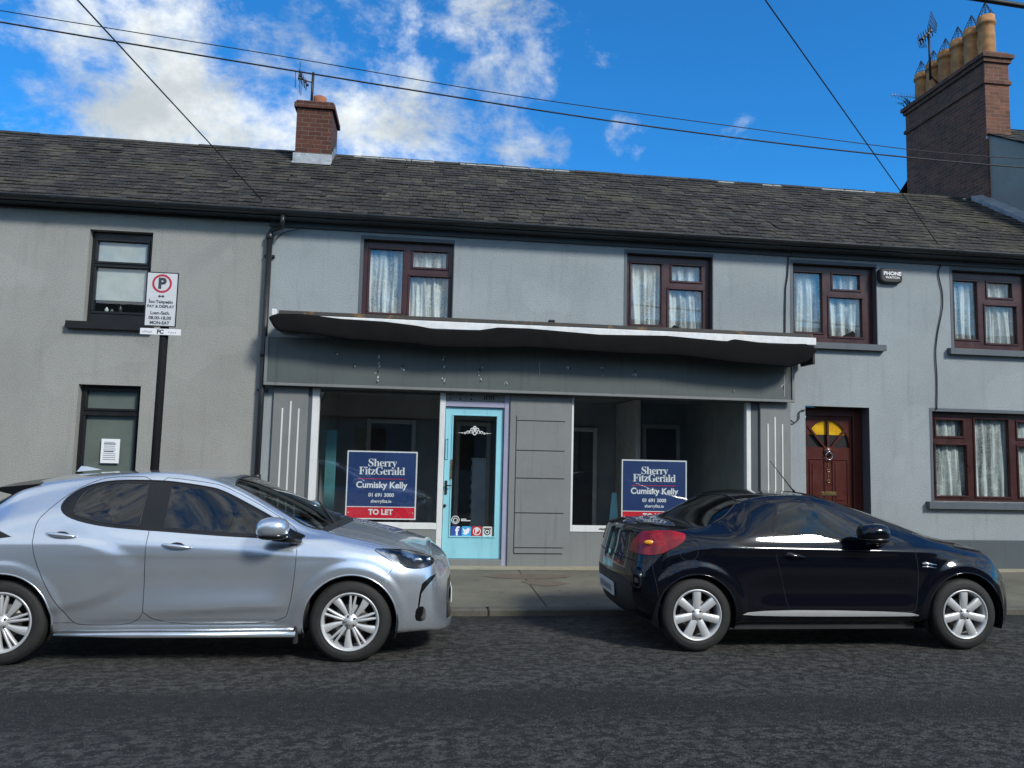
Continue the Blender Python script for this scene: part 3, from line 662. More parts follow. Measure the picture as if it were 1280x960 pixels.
for k in range(7): b.bbox(.80,.842,FY+1.19,FY+1.25,.50+k*.15,.57+k*.15,.004,1)
b.build('shelf_unit', [plain('pale_shelf_board', (.36,.40,.42), .5), M['black']], rm)
b = MB(); b.add([(2.86,FY+.35,.62),(3.0,FY+.35,.62),(2.97,FY+.35,1.05),(2.90,FY+.35,1.05)], [(0,1,2,3)]); b.build('aqua_panel', M['aqua'], rm); b = MB(); b.bbox(-1.41,-1.25,FY+.9,FY+.92,.05,1.9,.004); b.build('teal_panel', plain('dim_teal_board', (.06,.20,.22), .6), rm)
# fascia board with nail holes and old fixings
b = MB(); FX0, FX1, FF = -2.15, 5.545, FY-.14
b.bbox(FX0, FX1, FF, FY-.001, 2.50, 3.14, .004); fb = b.build('fascia_board', M['fascia_grey'], sh)
b = MB(); b.bbox(FX0-.012, FX1+.012, FF-.022, FF+.02, 2.463, 2.503, .006); b.bbox(FX0-.012, FX0+.03, FF-.018, FF-.0005, 2.504, 3.14, .004); b.bbox(FX1-.03, FX1+.012, FF-.018, FF-.0005, 2.504, 3.14, .004); b.build('fascia_moulding', M['shop_grey'], fb)
b = MB(); rr = random.Random(11)
spots = [(-.62,2.93),(-.62,2.82),(-.63,2.70),(-.60,2.60),(.30,2.94),(.31,2.83),(.31,2.62),(-.27,2.77),(.80,2.90),(.83,2.80),(.80,2.72),(.84,2.64),(1.2,2.62),(-.95,2.78),(-1.2,2.94),(2.1,2.85),(2.6,2.86),(2.62,2.74),(3.5,2.75),(4.6,2.6),(3.1,2.80),(5.38,2.70)]
for (x, z) in spots:
    for q in range(rr.randint(2,6)):
        xx, zz, w, h = x+rr.gauss(0,.012), z+rr.gauss(0,.02), rr.uniform(.004,.012), rr.uniform(.005,.026)
        an = rr.uniform(-.5,.5); pts = []
        for k in range(7):
            a = k*6.283/7; s = rr.uniform(.6,1.2); u, v = w*s*math.cos(a), h*s*math.sin(a); pts.append((xx+u*math.cos(an)-v*math.sin(an), FF-.0025, zz+u*math.sin(an)+v*math.cos(an)))
        b.add(pts, [tuple(range(7))], 0 if rr.random() < .6 else 1)
b.box(1.68,1.684,FF-.003,FF-.002,2.75,2.93,0); b.box(5.40,5.406,FF-.003,FF-.002,2.55,2.95,0)
b.build('paint_scar', [plain('bare_white_scar', (.55,.56,.55), .8), M['black']], fb)
# small chimney on the ridge
CX0, CX1, CY0, CY1, CZ = -2.345, -1.735, 13.15, 13.98, 7.72
b = MB(); b.box(CX0, CX1, CY0, CY1, 6.3, CZ-.13); b.box(CX0-.045, CX1+.045, CY0-.045, CY1+.045, CZ-.13, CZ-.045); b.bbox(CX0-.02, CX1+.02, CY0-.02, CY1+.02, CZ-.045, CZ+.01, .015)
ch = b.build('chimney', M['brick'], sh)
b = MB(); rz0 = lambda y: EAVE_Z+(y-EAVE_Y)*(RIDGE_Z-EAVE_Z)/(RIDGE_Y-EAVE_Y)
zf = rz0(CY0)
b.add([(CX0-.03,CY0-.012,zf-.02),(CX1+.03,CY0-.012,zf-.02),(CX1+.03,CY0-.012,zf+.17),(CX0-.03,CY0-.012,zf+.17)], [(0,1,2,3)])
b.add([(CX0-.03,CY0-.16,rz0(CY0-.16)+.035),(CX1+.03,CY0-.16,rz0(CY0-.16)+.035),(CX1+.03,CY0-.010,zf+.035),(CX0-.03,CY0-.010,zf+.035)], [(0,1,2,3)])
for xx, s in ((CX1+.012, 1), (CX0-.012, -1)):
    pts = []
    ys = [CY0-.01+.13*k for k in range(6)]
    vs = [(xx, y, rz0(y)-.01) for y in ys] + [(xx, y, rz0(y)+.14+.07*(k % 2)) for k, y in enumerate(ys)]
    b.add(vs, [(k, k+1, 7+k, 6+k) for k in range(5)])
b.build('flashing', M['lead'], ch)
b = MB(); b.lathe([(.125,0),(.13,.10),(.115,.20),(.12,.27),(.09,.275),(.085,.05),(.001,.04)], ((CX0+CX1)/2+.02, CY0+.42, CZ), n=20); b.build('chimney_pot', M['terracotta_red'], ch)

# --- right house: same paint, red door, brown windows
rh = thing('terraced_house', (8.3, FY, 0), 'blue grey rendered terraced house with an oxblood front door', 'house')
W3, W4, W5, DR = (5.625,7.0,3.42,4.645), (8.295,9.66,3.42,4.675), (7.885,10.12,1.03,2.415), (5.805,6.845,-.02,2.435)
mb = MB(); mb.holed(SX, 11.25, -.05, 4.83, FY, [W3, W4, W5, DR], .20, 0, 1); mb.build('wall', [M['wall_blue'], M['slate_trim']], rh)
mb = MB(); slates(mb, SX, 11.25); ridge(mb, SX, 11.2); mortar_ridge(mb, SX, 11.1, 1); mb.build('roof', [M['slate'], M['mortar']], rh)
gutter(rh, SX, 11.25, [6.9, 8.2, 10]); eaves(rh, SX, 11.25, M['gutter_board'], 4.735)
for q in ((6.855,11.25),(5.55,5.80)): b = MB(); b.bbox(q[0], q[1], FY-.022, FY-.001, -.04, .447, .006); b.build('plinth', M['plinth'], rh)
for hole, L, TR, LR in ((W3,(5.695,6.15),(6.34,6.78),(6.278,6.81)), (W4,(8.395,8.785),(8.98,9.40),(8.93,9.465))):
    window(rh, hole, three(hole, L, TR, LR), M['brown_pvc'], .10, (hole[0]-.12, hole[1]+.10, 3.315, 3.42), M['slate_trim']); band(rh, hole)
    room(rh, hole[0]-.4, hole[1]+.4, FY+.35, FY+3, 2.9, 4.78, M['interior_dark'])
window(rh, W5, [(8.02,8.47,2.04,2.286),(8.0,8.52,1.115,1.896),(8.68,9.25,1.11,2.318),(9.42,9.90,2.04,2.286),(9.42,9.96,1.115,1.896)], M['brown_pvc'], .10, (7.75,10.3,.92,1.03), M['slate_trim']); band(rh, W5)
room(rh, 7.6, 10.4, FY+.35, FY+3, .2, 2.7, M['interior_dark'])
curtain(5.66, 6.97, 3.5, 4.6, FY+.185, 'lace curtain in the upper window directly above the oxblood door', seed=3, folds=7, gap=(.78,.14))
curtain(8.33, 9.62, 3.5, 4.62, FY+.185, 'lace curtain in the upper window furthest to the right', seed=4, folds=8)
curtain(7.93, 10.08, 1.08, 2.38, FY+.185, 'long lace curtain in the ground floor window right of the door', seed=5, folds=14)
yd = FY+.20
b = MB(); b.bbox(5.806, 5.86, yd+.005, yd+.12, -.02, 2.434, .006); b.bbox(6.70, 6.844, yd+.005, yd+.12, -.02, 2.434, .006); b.bbox(5.861, 6.699, yd+.007, yd+.12, 2.30, 2.434, .006); b.build('door_frame', M['red_door'], rh)
# door leaf with a fanlight opening made of three rays
y = yd+.045; lx0, lx1, lz0, lz1 = 5.862, 6.698, .02, 2.298
fx, fz, fr_ = 6.30, 1.765, .50
arc = [(fx+.355*math.cos(a)*1.0, 1.82+.42*math.sin(a)) for a in [math.pi*k/20 for k in range(21)]]
b = MB()
b.bbox(lx0, 5.935, y, y+.045, lz0, lz1, .003); b.bbox(6.665, lx1, y, y+.045, lz0, lz1, .003); b.bbox(5.936, 6.664, y+.001, y+.045, lz0, 1.815, .003)
n = len(arc)                                             # spandrels above the arch
vs = [(p[0], y+.001, p[1]) for p in arc] + [(p[0], y+.001, lz1) for p in arc] + [(p[0], y+.045, p[1]) for p in arc]
b.add(vs, [(k+1, k, n+k, n+k+1) for k in range(n-1)] + [(k, k+1, 2*n+k+1, 2*n+k) for k in range(n-1)])
dl = b.build('front_door', M['red_door'], rh)
b = MB()
for a in (50, 90, 130):
    ca, sa = math.cos(R(a)), math.sin(R(a)); w = .016; p0 = (fx, 1.75); p1 = (fx+.50*ca, 1.75+.50*sa)
    b.add([(p0[0]+w*sa,y-.012,p0[1]-w*ca),(p1[0]+w*sa,y-.012,p1[1]-w*ca),(p1[0]-w*sa,y-.012,p1[1]+w*ca),(p0[0]-w*sa,y-.012,p0[1]+w*ca)] + [(p0[0]+w*sa,y+.02,p0[1]-w*ca),(p1[0]+w*sa,y+.02,p1[1]-w*ca),(p1[0]-w*sa,y+.02,p1[1]+w*ca),(p0[0]-w*sa,y+.02,p0[1]+w*ca)], [(0,1,2,3),(0,4,5,1),(3,2,6,7)])
b.lathe([(.001,-.022),(.075,-.02),(.08,.0)], (fx,y,1.75), 'y', 20)
for (a, c) in ((5.985,6.245), (6.36,6.625)):
    for q in ((a,c,1.62,1.638),(a,c,.93,.948),(a,a+.018,.948,1.62),(c-.018,c,.948,1.62)): b.bbox(q[0],q[1],y-.012,y+.0005,q[2],q[3],.006)
    b.bbox(a+.05,c-.05,y-.008,y+.0005,1.0,1.57,.008)
b.build('door_moulding', M['red_door'], dl)
ty = NT('amber_fanlight_glass'); ty.set(Base_Color=ty.ramp(ty.noise(9, 4, .6), (.3, (.60,.30,.01)), (.7, (.80,.50,.02))), Roughness=.25)
b = MB(); b.quad((5.93,y+.03,1.80),(6.67,y+.03,1.80),(6.67,y+.03,2.01),(5.93,y+.03,2.01), 1); b.quad((5.93,y+.029,2.01),(6.67,y+.029,2.01),(6.67,y+.029,2.27),(5.93,y+.029,2.27), 0)
b.build('fanlight', [ty.m, M['interior_dark']], dl)
b = MB()
def ring(b, c, r, rt, n=20, m=0): b.tube([(c[0]+r*math.sin(2*math.pi*k/n), c[1], c[2]+r*math.cos(2*math.pi*k/n)) for k in range(n+1)], rt, 6, m, cap=False)
ring(b, (fx,y-.035,1.68), .055, .009); b.lathe([(.001,-.05),(.02,-.045),(.026,-.02)], (fx,y,1.745), 'y', 12); b.build('knocker', M['chrome'], dl)
for k, z in enumerate((1.545,1.455,1.375,1.29)):
    b = MB()
    if k in (1, 3): ring(b, (fx,y-.006,z), .022, .005, 12)
    else: b.bbox(fx-.008,fx+.008,y-.010,y-.0005,z-.03,z+.03,.002)
    b.build('door_number', M['brass'], dl)
b = MB(); b.bbox(6.17,6.43,y-.010,y-.0005,1.07,1.135,.004); b.bbox(6.19,6.41,y-.014,y-.0105,1.08,1.115,.003); b.build('letter_plate', M['brass'], dl)
b = MB(); b.bbox(5.806,6.844,FY-.10,FY+.20,-.03,.03,.01); b.build('door_step', M['kerb'], rh)

# --- tall neighbour beyond the right end: gable wall, skew coping, great chimney stack
GX, GY0, GY1 = 11.26, 13.48, 16.0
nb = thing('gabled_house', (14, FY, 0), 'taller old house at the terrace end with a huge brick chimney stack', 'house')
vz = lambda y: 8.27 - .62*(GY0-y)
b = MB(); b.add([(GX,FY-.3,0),(GX,FY-.3,vz(FY-.3)),(GX,GY0,vz(GY0)),(GX,GY0+.3,vz(GY0)),(GX,GY0+.3,0)], [(0,1,2,3,4)])
b.quad((GX,FY-.3,0),(22,FY-.3,0),(22,FY-.3,vz(FY-.3)),(GX,FY-.3,vz(FY-.3))); b.quad((GX,GY1,0),(GX,GY0+.3,0),(GX,GY0+.3,8),(GX,GY1,8)); b.build('wall', M['wall_neighbour'], nb)
mb = MB(); slates(mb, GX-.03, 22, FY-.4, vz(FY-.4)+.02, GY0+1.26, vz(GY0+1.26)+.02, w=.3, rows=16); mb.build('roof', M['slate'], nb)
b = MB(); b.box(GX-.05, GX+.49, GY0, GY1, 6.2, 10.0); b.box(GX-.085, GX+.525, GY0-.035, GY1+.035, 9.36, 9.44)
b.box(GX-.09, GX+.53, GY0-.04, GY1+.04, 9.82, 9.905); b.box(GX-.13, GX+.57, GY0-.08, GY1+.08, 9.905, 9.99); b.bbox(GX-.07, GX+.51, GY0-.03, GY1+.03, 9.99, 10.06, .03)
bc = b.build('chimney', M['brick_old'], nb)
b = MB(); b.bbox(GX-.06, GX+.5, GY0-.012, GY0+.02, 8.18, 8.24, .006); b.build('flashing', M['lead'], bc)
rr = random.Random(3)
for k in range(6):
    y = GY0+.24+k*.405; hs = (.90,.86,.84,.80,.74,.70)[k]; r_ = .165
    b = MB(); b.lathe([(r_*.98,0),(r_*1.0,hs*.30),(r_*.93,hs*.70),(r_*.93,hs*.78),(r_*1.12,hs*.80),(r_*1.12,hs*.86),(r_*.96,hs*.87),(r_*1.0,hs),(r_*.72,hs),(r_*.7,hs*.5),(.001,hs*.45)], (GX+.22,y,10.04), n=22)
    b.build('chimney_pot', M['terracotta'], bc)
    c = MB(); top = (GX+.22+rr.uniform(-.02,.02), y, 10.04+hs+.34); rg = [(GX+.22+r_*.95*math.cos(q*math.pi/4), y+r_*.95*math.sin(q*math.pi/4), 10.04+hs+.01) for q in range(8)]
    for p in rg: c.tube([p, top], .006, 5)
    for f in (.35,.7): c.tube([tuple(p[i]*(1-f)+top[i]*f for i in range(3)) for p in rg+rg[:1]], .005, 5, cap=False)
    c.build('wire_cowl', M['dark_metal'], bc)
b = MB(); n = 14
for k in range(n):                       # skew coping down the gable, above the lower roof
    y0, y1 = RIDGE_Y-.15-k*.26, RIDGE_Y-.15-(k+1)*.26+.006
    z0, z1 = rz0(y0)+.10, rz0(y1)+.10
    b.add([(GX-.30,y0,z0-.10),(GX-.30,y1,z1-.10),(GX-.30,y1,z1),(GX-.30,y0,z0),(GX-.01,y0,z0+.05),(GX-.01,y1,z1+.05)], [(0,1,2,3),(3,2,5,4),(1,0,4,5)])
b.build('skew_coping', M['lead'], nb)

# --- across the road: seen only in the window panes
def opposite(x0, x1, ez, rz, label, m, name='terraced_house'):
    t_ = thing(name, ((x0+x1)/2, -3.2, 0), label, 'house')
    holes = []; x = x0+1.2
    while x+1 < x1-.5: holes += [(x, x+1, 1., 2.3)] + ([(x, x+1, 3.2, 4.4)] if ez > 4.5 else []); x += 2.9
    b = MB(); b.holed(x0, x1, -.05, ez, 0, holes, .15)
    for i, p in enumerate(b.v): b.v[i] = (p[0], -3.2-p[1], p[2])
    b.f = [f[::-1] for f in b.f]
    for xx in (x0, x1): b.add([(xx,-3.2,0),(xx,-3.2,ez),(xx,-6.3,rz),(xx,-9.4,ez),(xx,-9.4,0)], [(0,1,2,3,4)])
    b.build('wall', m, t_)
    b = MB(); b.quad((x0,-3.0,ez-.05),(x1,-3.0,ez-.05),(x1,-6.3,rz),(x0,-6.3,rz)); b.quad((x0,-6.3,rz),(x1,-6.3,rz),(x1,-9.5,ez),(x0,-9.5,ez)); b.build('roof', M['slate'], t_)
    b = MB()
    for (a, c, e, g) in holes: b.quad((a,-3.33,e),(a,-3.33,g),(c,-3.33,g),(c,-3.33,e))
    b.build('window', plain('dark_glazing', (.015,.017,.02), .08), t_)
opposite(5.4, 26, 4.9, 6.9, 'pale two storey terrace across the road mirrored in the upper panes', M['opp_wall'])
opposite(-26, -3.4, 4.7, 6.6, 'grey terrace across the road behind the silver car', M['wall_grey'])
opposite(-3.3, 5.3, 2.7, 4.1, 'single storey cottage row across the road, lowest of the roofs there', M['wall_neighbour'])

# ------------------------------------------------------------------ cars: a body surface lofted through named lines, cut into real panels
def akima(x, Y, q):
    """Akima interpolation of Y (n, ...) at x (n,) for the points q"""
    x = np.asarray(x, float); Y = np.asarray(Y, float); n = len(x)
    h = np.diff(x).reshape((-1,)+(1,)*(Y.ndim-1)); m = np.diff(Y, axis=0)/h
    mm = np.concatenate([3*m[:1]-2*m[1:2], 2*m[:1]-m[1:2], m, 2*m[-1:]-m[-2:-1], 3*m[-1:]-2*m[-2:-1]])
    w1 = np.abs(mm[3:]-mm[2:-1])+1e-3; w2 = np.abs(mm[1:-2]-mm[:-3])+1e-3
    t = (w1*mm[1:-2]+w2*mm[2:-1])/(w1+w2)
    i = np.clip(np.searchsorted(x, q)-1, 0, n-2); s = (1,)*(Y.ndim-1)
    hh = (x[i+1]-x[i]).reshape((-1,)+s); f = ((q-x[i])/(x[i+1]-x[i])).reshape((-1,)+s)
    return (1+2*f)*(1-f)**2*Y[i]+f*(1-f)**2*hh*t[i]+f*f*(3-2*f)*Y[i+1]+f*f*(f-1)*hh*t[i+1]
def sst(a, b, x): t_ = np.clip((x-a)/(b-a), 0, 1); return t_*t_*(3-2*t_)
class Surf:
    def __init__(self, us, rows, bump=None):
        self.us = np.array(us, float); self.K = np.array(rows, float); self.nv = self.K.shape[1]-1; self.bump = bump
        uu = np.linspace(self.us[0], self.us[-1], 700); vv = np.linspace(0, self.nv, 181)
        self.G = np.array(np.meshgrid(uu, vv, indexing='ij')).reshape(2, -1).T
        self.P = self.at(self.G); self.N = self.nrm(self.G)
    def raw(self, uv):
        L = akima(self.us, self.K, uv[:,0]); v = np.clip(uv[:,1], 0, self.nv); x = np.arange(self.nv+1.)
        L = np.moveaxis(L, 1, 0); m = np.diff(L, axis=0)
        mm = np.concatenate([3*m[:1]-2*m[1:2], 2*m[:1]-m[1:2], m, 2*m[-1:]-m[-2:-1], 3*m[-1:]-2*m[-2:-1]])
        d = np.linalg.norm(np.diff(mm, axis=0), axis=2, keepdims=True)+2e-3
        t = (d[2:]*mm[1:-2]+d[:-2]*mm[2:-1])/(d[2:]+d[:-2])
        i = np.clip(v.astype(int), 0, self.nv-1); f = (v-i)[:,None]; k = np.arange(len(v))
        return (1+2*f)*(1-f)**2*L[i,k]+f*(1-f)**2*t[i,k]+f*f*(3-2*f)*L[i+1,k]+f*f*(f-1)*t[i+1,k]
    def at(self, uv):
        p = self.raw(uv)
        if self.bump is not None: p = p.copy(); p[:,1] += self.bump(p, uv)*sst(.25, .6, p[:,1])
        return p
    def nrm(self, uv, e=4e-3):
        lo, hi = self.us[0], self.us[-1]
        a = uv.copy(); b = uv.copy(); a[:,0] = np.clip(a[:,0]-e, lo, hi); b[:,0] = np.clip(b[:,0]+e, lo, hi); du = self.at(b)-self.at(a)
        a = uv.copy(); b = uv.copy(); a[:,1] = np.clip(a[:,1]-.02, 0, self.nv); b[:,1] = np.clip(b[:,1]+.02, 0, self.nv); dv = self.at(b)-self.at(a)
        n = np.cross(dv, du); l = np.linalg.norm(n, axis=1, keepdims=True); return n/np.maximum(l, 1e-9)
    def inv(self, pts, side=True):
        """pts: (x,z) on the side, (x,y,z) anywhere, or ('uv',u,v)"""
        out = []
        for p in pts:
            if p[0] == 'uv': out.append((p[1], p[2])); continue
            if len(p) == 2:
                D = (self.P[:,0]-p[0])**2+(self.P[:,2]-p[1])**2+ (self.N[:,1] < .12)*4 + (self.P[:,1] < .3)*4
            else: D = ((self.P-np.array(p))**2).sum(1)
            k = D.argmin(); uv = self.G[k:k+1].copy()
            if len(p) == 2:
                for _ in range(6):
                    q = self.at(uv)[0]; r = np.array([p[0]-q[0], p[1]-q[2]])
                    a = uv.copy(); a[0,0] += 1e-3; b = uv.copy(); b[0,1] += 1e-2
                    ja = (self.at(a)[0]-q)/1e-3; jb = (self.at(b)[0]-q)/1e-2
                    J = np.array([[ja[0], jb[0]], [ja[2], jb[2]]])
                    if abs(np.linalg.det(J)) < 1e-5: break
                    st_ = np.linalg.solve(J, r); st_ = np.clip(st_, -.03, .03); uv[0] += st_
            out.append(tuple(uv[0]))
        return out
    def poly(self, pts, step=.03, closed=True):
        """dense uv polyline through the points (straight between them in the picture plane they are given in)"""
        n = len(pts); res = []
        for i in range(n if closed else n-1):
            a, b = pts[i], pts[(i+1) % n]
            if a[0] != 'uv' and b[0] != 'uv' and len(a) == len(b):
                k = max(1, int(math.dist(a, b)/step)); seg = [tuple(a[j]+(b[j]-a[j])*q/k for j in range(len(a))) for q in range(k)]; res += self.inv(seg)
            else:
                ua, ub = self.inv([a])[0], self.inv([b])[0]; k = max(1, int(max(abs(ua[0]-ub[0])/.05, abs(ua[1]-ub[1])/.3)))
                res += [(ua[0]+(ub[0]-ua[0])*q/k, ua[1]+(ub[1]-ua[1])*q/k) for q in range(k)]
        if not closed: res += self.inv([pts[-1]])
        return res
def smooth_poly(pts, it=2):
    """round a closed polygon's corners (Chaikin)"""
    for _ in range(it):
        q = []
        for i in range(len(pts)):
            a, b = pts[i], pts[(i+1) % len(pts)]; q += [tuple(.75*x+.25*y for x, y in zip(a, b)), tuple(.25*x+.75*y for x, y in zip(a, b))]
        pts = q
    return pts
def inside(poly, X, Y):
    r = np.zeros(len(X), bool); n = len(poly)
    for i in range(n):
        x0, y0 = poly[i]; x1, y1 = poly[(i+1) % n]
        if y0 == y1: continue
        c = ((y0 > Y) != (y1 > Y)) & (X < (x1-x0)*(Y-y0)/(y1-y0)+x0); r ^= c
    return r
VS = .12
def cut_panels(S, polys, du=.017, dv=.11):
    """split the surface into panels: {name: (verts uv, tris)}; polys is an ordered list (name, uv polygon), first match wins"""
    u0, u1 = S.us[0], S.us[-1]; V = []; E = []
    def addp(p, closed=True):
        b = len(V); V.extend((q[0], q[1]*VS) for q in p); n = len(p)
        E.extend((b+i, b+(i+1) % n) for i in range(n if closed else n-1))
    rim = []
    nu, nv = int((u1-u0)/du), int(S.nv/dv)
    rim += [(u0+(u1-u0)*i/nu, 0) for i in range(nu)] + [(u1, S.nv*i/nv) for i in range(nv)] + [(u1-(u1-u0)*i/nu, S.nv) for i in range(nu)] + [(u0, S.nv-S.nv*i/nv) for i in range(nv)]
    addp(rim)
    for _, p in polys:
        addp([(min(max(a, u0), u1), min(max(b, 0), S.nv)) for a, b in p])
    gu = np.linspace(u0, u1, nu+1)[1:-1]; gv = np.linspace(0, S.nv, nv+1)[1:-1]
    for i, a in enumerate(gu):
        for b in gv: V.append((a+(du*.25 if False else 0), b*VS))
    o = delaunay_2d_cdt([Vector(p) for p in V], E, [], 1, 1e-5)
    uv = np.array([(p.x, p.y/VS) for p in o[0]]); tri = np.array([list(f) for f in o[2] if len(f) == 3])
    cx = uv[tri].mean(1); left = np.ones(len(tri), bool); res = {}
    for name, p in polys:
        k = inside([(a, b) for a, b in p], cx[:,0], cx[:,1]) & left; left &= ~k
        res.setdefault(name, []).append(tri[k])
    res.setdefault('body', []).append(tri[left])
    return uv, {k: np.concatenate(v) for k, v in res.items()}
def panel_mesh(S, uv, tri, name, mat_, parent, sides=(-1, 1), off=0., both=True, origin_label=None):
    used = np.unique(tri); mp = -np.ones(len(uv), int); mp[used] = np.arange(len(used)); q = uv[used]
    P = S.at(q); N = S.nrm(q); P = P+N*off
    mid_ = np.abs(P[:,1]) < 2e-3                          # both halves share the vertices on the centre line
    if len(sides) == 2: P[mid_,1] = 0; N[mid_,1] = 0
    vs = []; fs = []; ns = []; first = None
    for s in sides:
        f = np.array([1, s, 1.]); idx = np.arange(len(P))+len(vs)
        if first is None: first = idx; vs += (P*f).tolist(); ns += (N*f).tolist()
        else:
            new = np.where(~mid_)[0]; idx = first.copy(); idx[new] = len(vs)+np.arange(len(new)); vs += (P[new]*f).tolist(); ns += (N[new]*f).tolist()
        t3 = mp[tri]
        a_, b_, c_ = P[t3[:,0]], P[t3[:,1]], P[t3[:,2]]
        g = np.cross(b_-a_, c_-a_); fl = (g*N[t3[:,0]]).sum(1) < 0
        t3 = t3.copy(); t3[fl] = t3[fl][:, ::-1]
        if s < 0: t3 = t3[:, ::-1]
        fs += idx[t3].tolist()
    me = bpy.data.meshes.new(name); me.from_pydata(vs, [], fs); me.materials.append(mat_)
    me.polygons.foreach_set('use_smooth', [True]*len(fs)); me.update(); me.normals_split_custom_set_from_vertices(ns)
    ob = bpy.data.objects.new(name, me); COL.objects.link(ob); ob.parent = parent; ORG[ob] = ORG[parent]; return ob
def seam(mb, S, pts, r=.0028, closed=False, sides=(-1, 1), off=-.0004, m=0):
    uv = np.array(S.poly(pts, .03, closed)); P = S.at(uv)+S.nrm(uv)*off
    if closed: P = np.concatenate([P, P[:1]])
    for s in sides: mb.tube([(p[0], s*p[1], p[2]) for p in P], r, 5, m)
def paint(name, base, metal, rough, flake=.0):
    t = NT(name); c = base
    n = t.noise(1.2, 4, .6); dirt = t.noise(6, 6, .7)
    col = t.mix(t.val(n, .3, .7, 0, 1), tuple(k*.94 for k in base), tuple(k*1.05 for k in base))
    g = t.n('ShaderNodeNewGeometry'); s = t.n('ShaderNodeSeparateXYZ'); t.l(t.co(), s.inputs[0])
    low = t.math('MULTIPLY', t.val(s.outputs[2], .45, .2, 0, .14), t.val(dirt, .35, .65, .2, 1))   # road film on the sills
    col = t.mix(low, col, (.10,.095,.085) if metal else (.02,.019,.017))
    t.set(Base_Color=col, Metallic=metal, Roughness=rough, Coat_Weight=1., Coat_Roughness=.03, Coat_IOR=1.5, Specular_IOR_Level=(.5 if metal else .05))
    return t.m
M['paint_silver'] = paint('ice_silver_metallic_paint', (.74,.79,.845), .80, .26)
M['paint_black'] = paint('blue_black_gloss_paint', (.0035,.0038,.0075), 0., .22)
M['tyre'] = plain('tyre_rubber', (.018,.018,.018), .75, var=.3, scale=14, bump=.15)
M['alloy'] = plain('silver_alloy', (.66,.67,.68), .38, .45, var=.04)
M['alloy_dark'] = plain('brake_and_hub_metal', (.16,.155,.15), .5, .8)
M['trim_black'] = plain('gloss_black_trim', (.008,.008,.009), .22)
M['plastic'] = plain('charcoal_plastic', (.022,.022,.023), .6)
M['seat'] = plain('dark_seat_fabric', (.035,.035,.038), .9)
M['car_glass'] = glass('tinted_car_glass', (.13,.155,.165), 1.75)
M['rear_glass'] = glass('dark_rear_screen', (.012,.014,.014), 1.5, .12)
M['screen_glass'] = glass('windscreen_glass', (.72,.78,.76), 1.52)
M['seam'] = plain('shut_line_shadow_gap', (.012,.013,.015), .8)
t = NT('clear_headlamp'); k_ = t.val(t.noise(9, 2, .4), .48, .62, 0, 1); t.set(Base_Color=t.mix(k_, (.022,.023,.025), (.60,.61,.62)), Metallic=.9, Roughness=.16, Coat_Weight=1.); M['headlamp'] = t.m
t = NT('red_tail_lamp'); t.set(Base_Color=t.mix(t.val(t.noise(7, 2, .4), .4, .6, 0, 1), (.20,.003,.007), (.36,.007,.014)), Roughness=.2, Coat_Weight=.4, Subsurface_Weight=0.); M['tail_lamp'] = t.m
M['amber'] = plain('amber_lens', (.75,.30,.02), .2)
M['plate'] = plain('white_number_plate', (.66,.67,.68), .5, var=.05)
M['plate_ink'] = plain('plate_ink', (.30,.31,.34), .5)

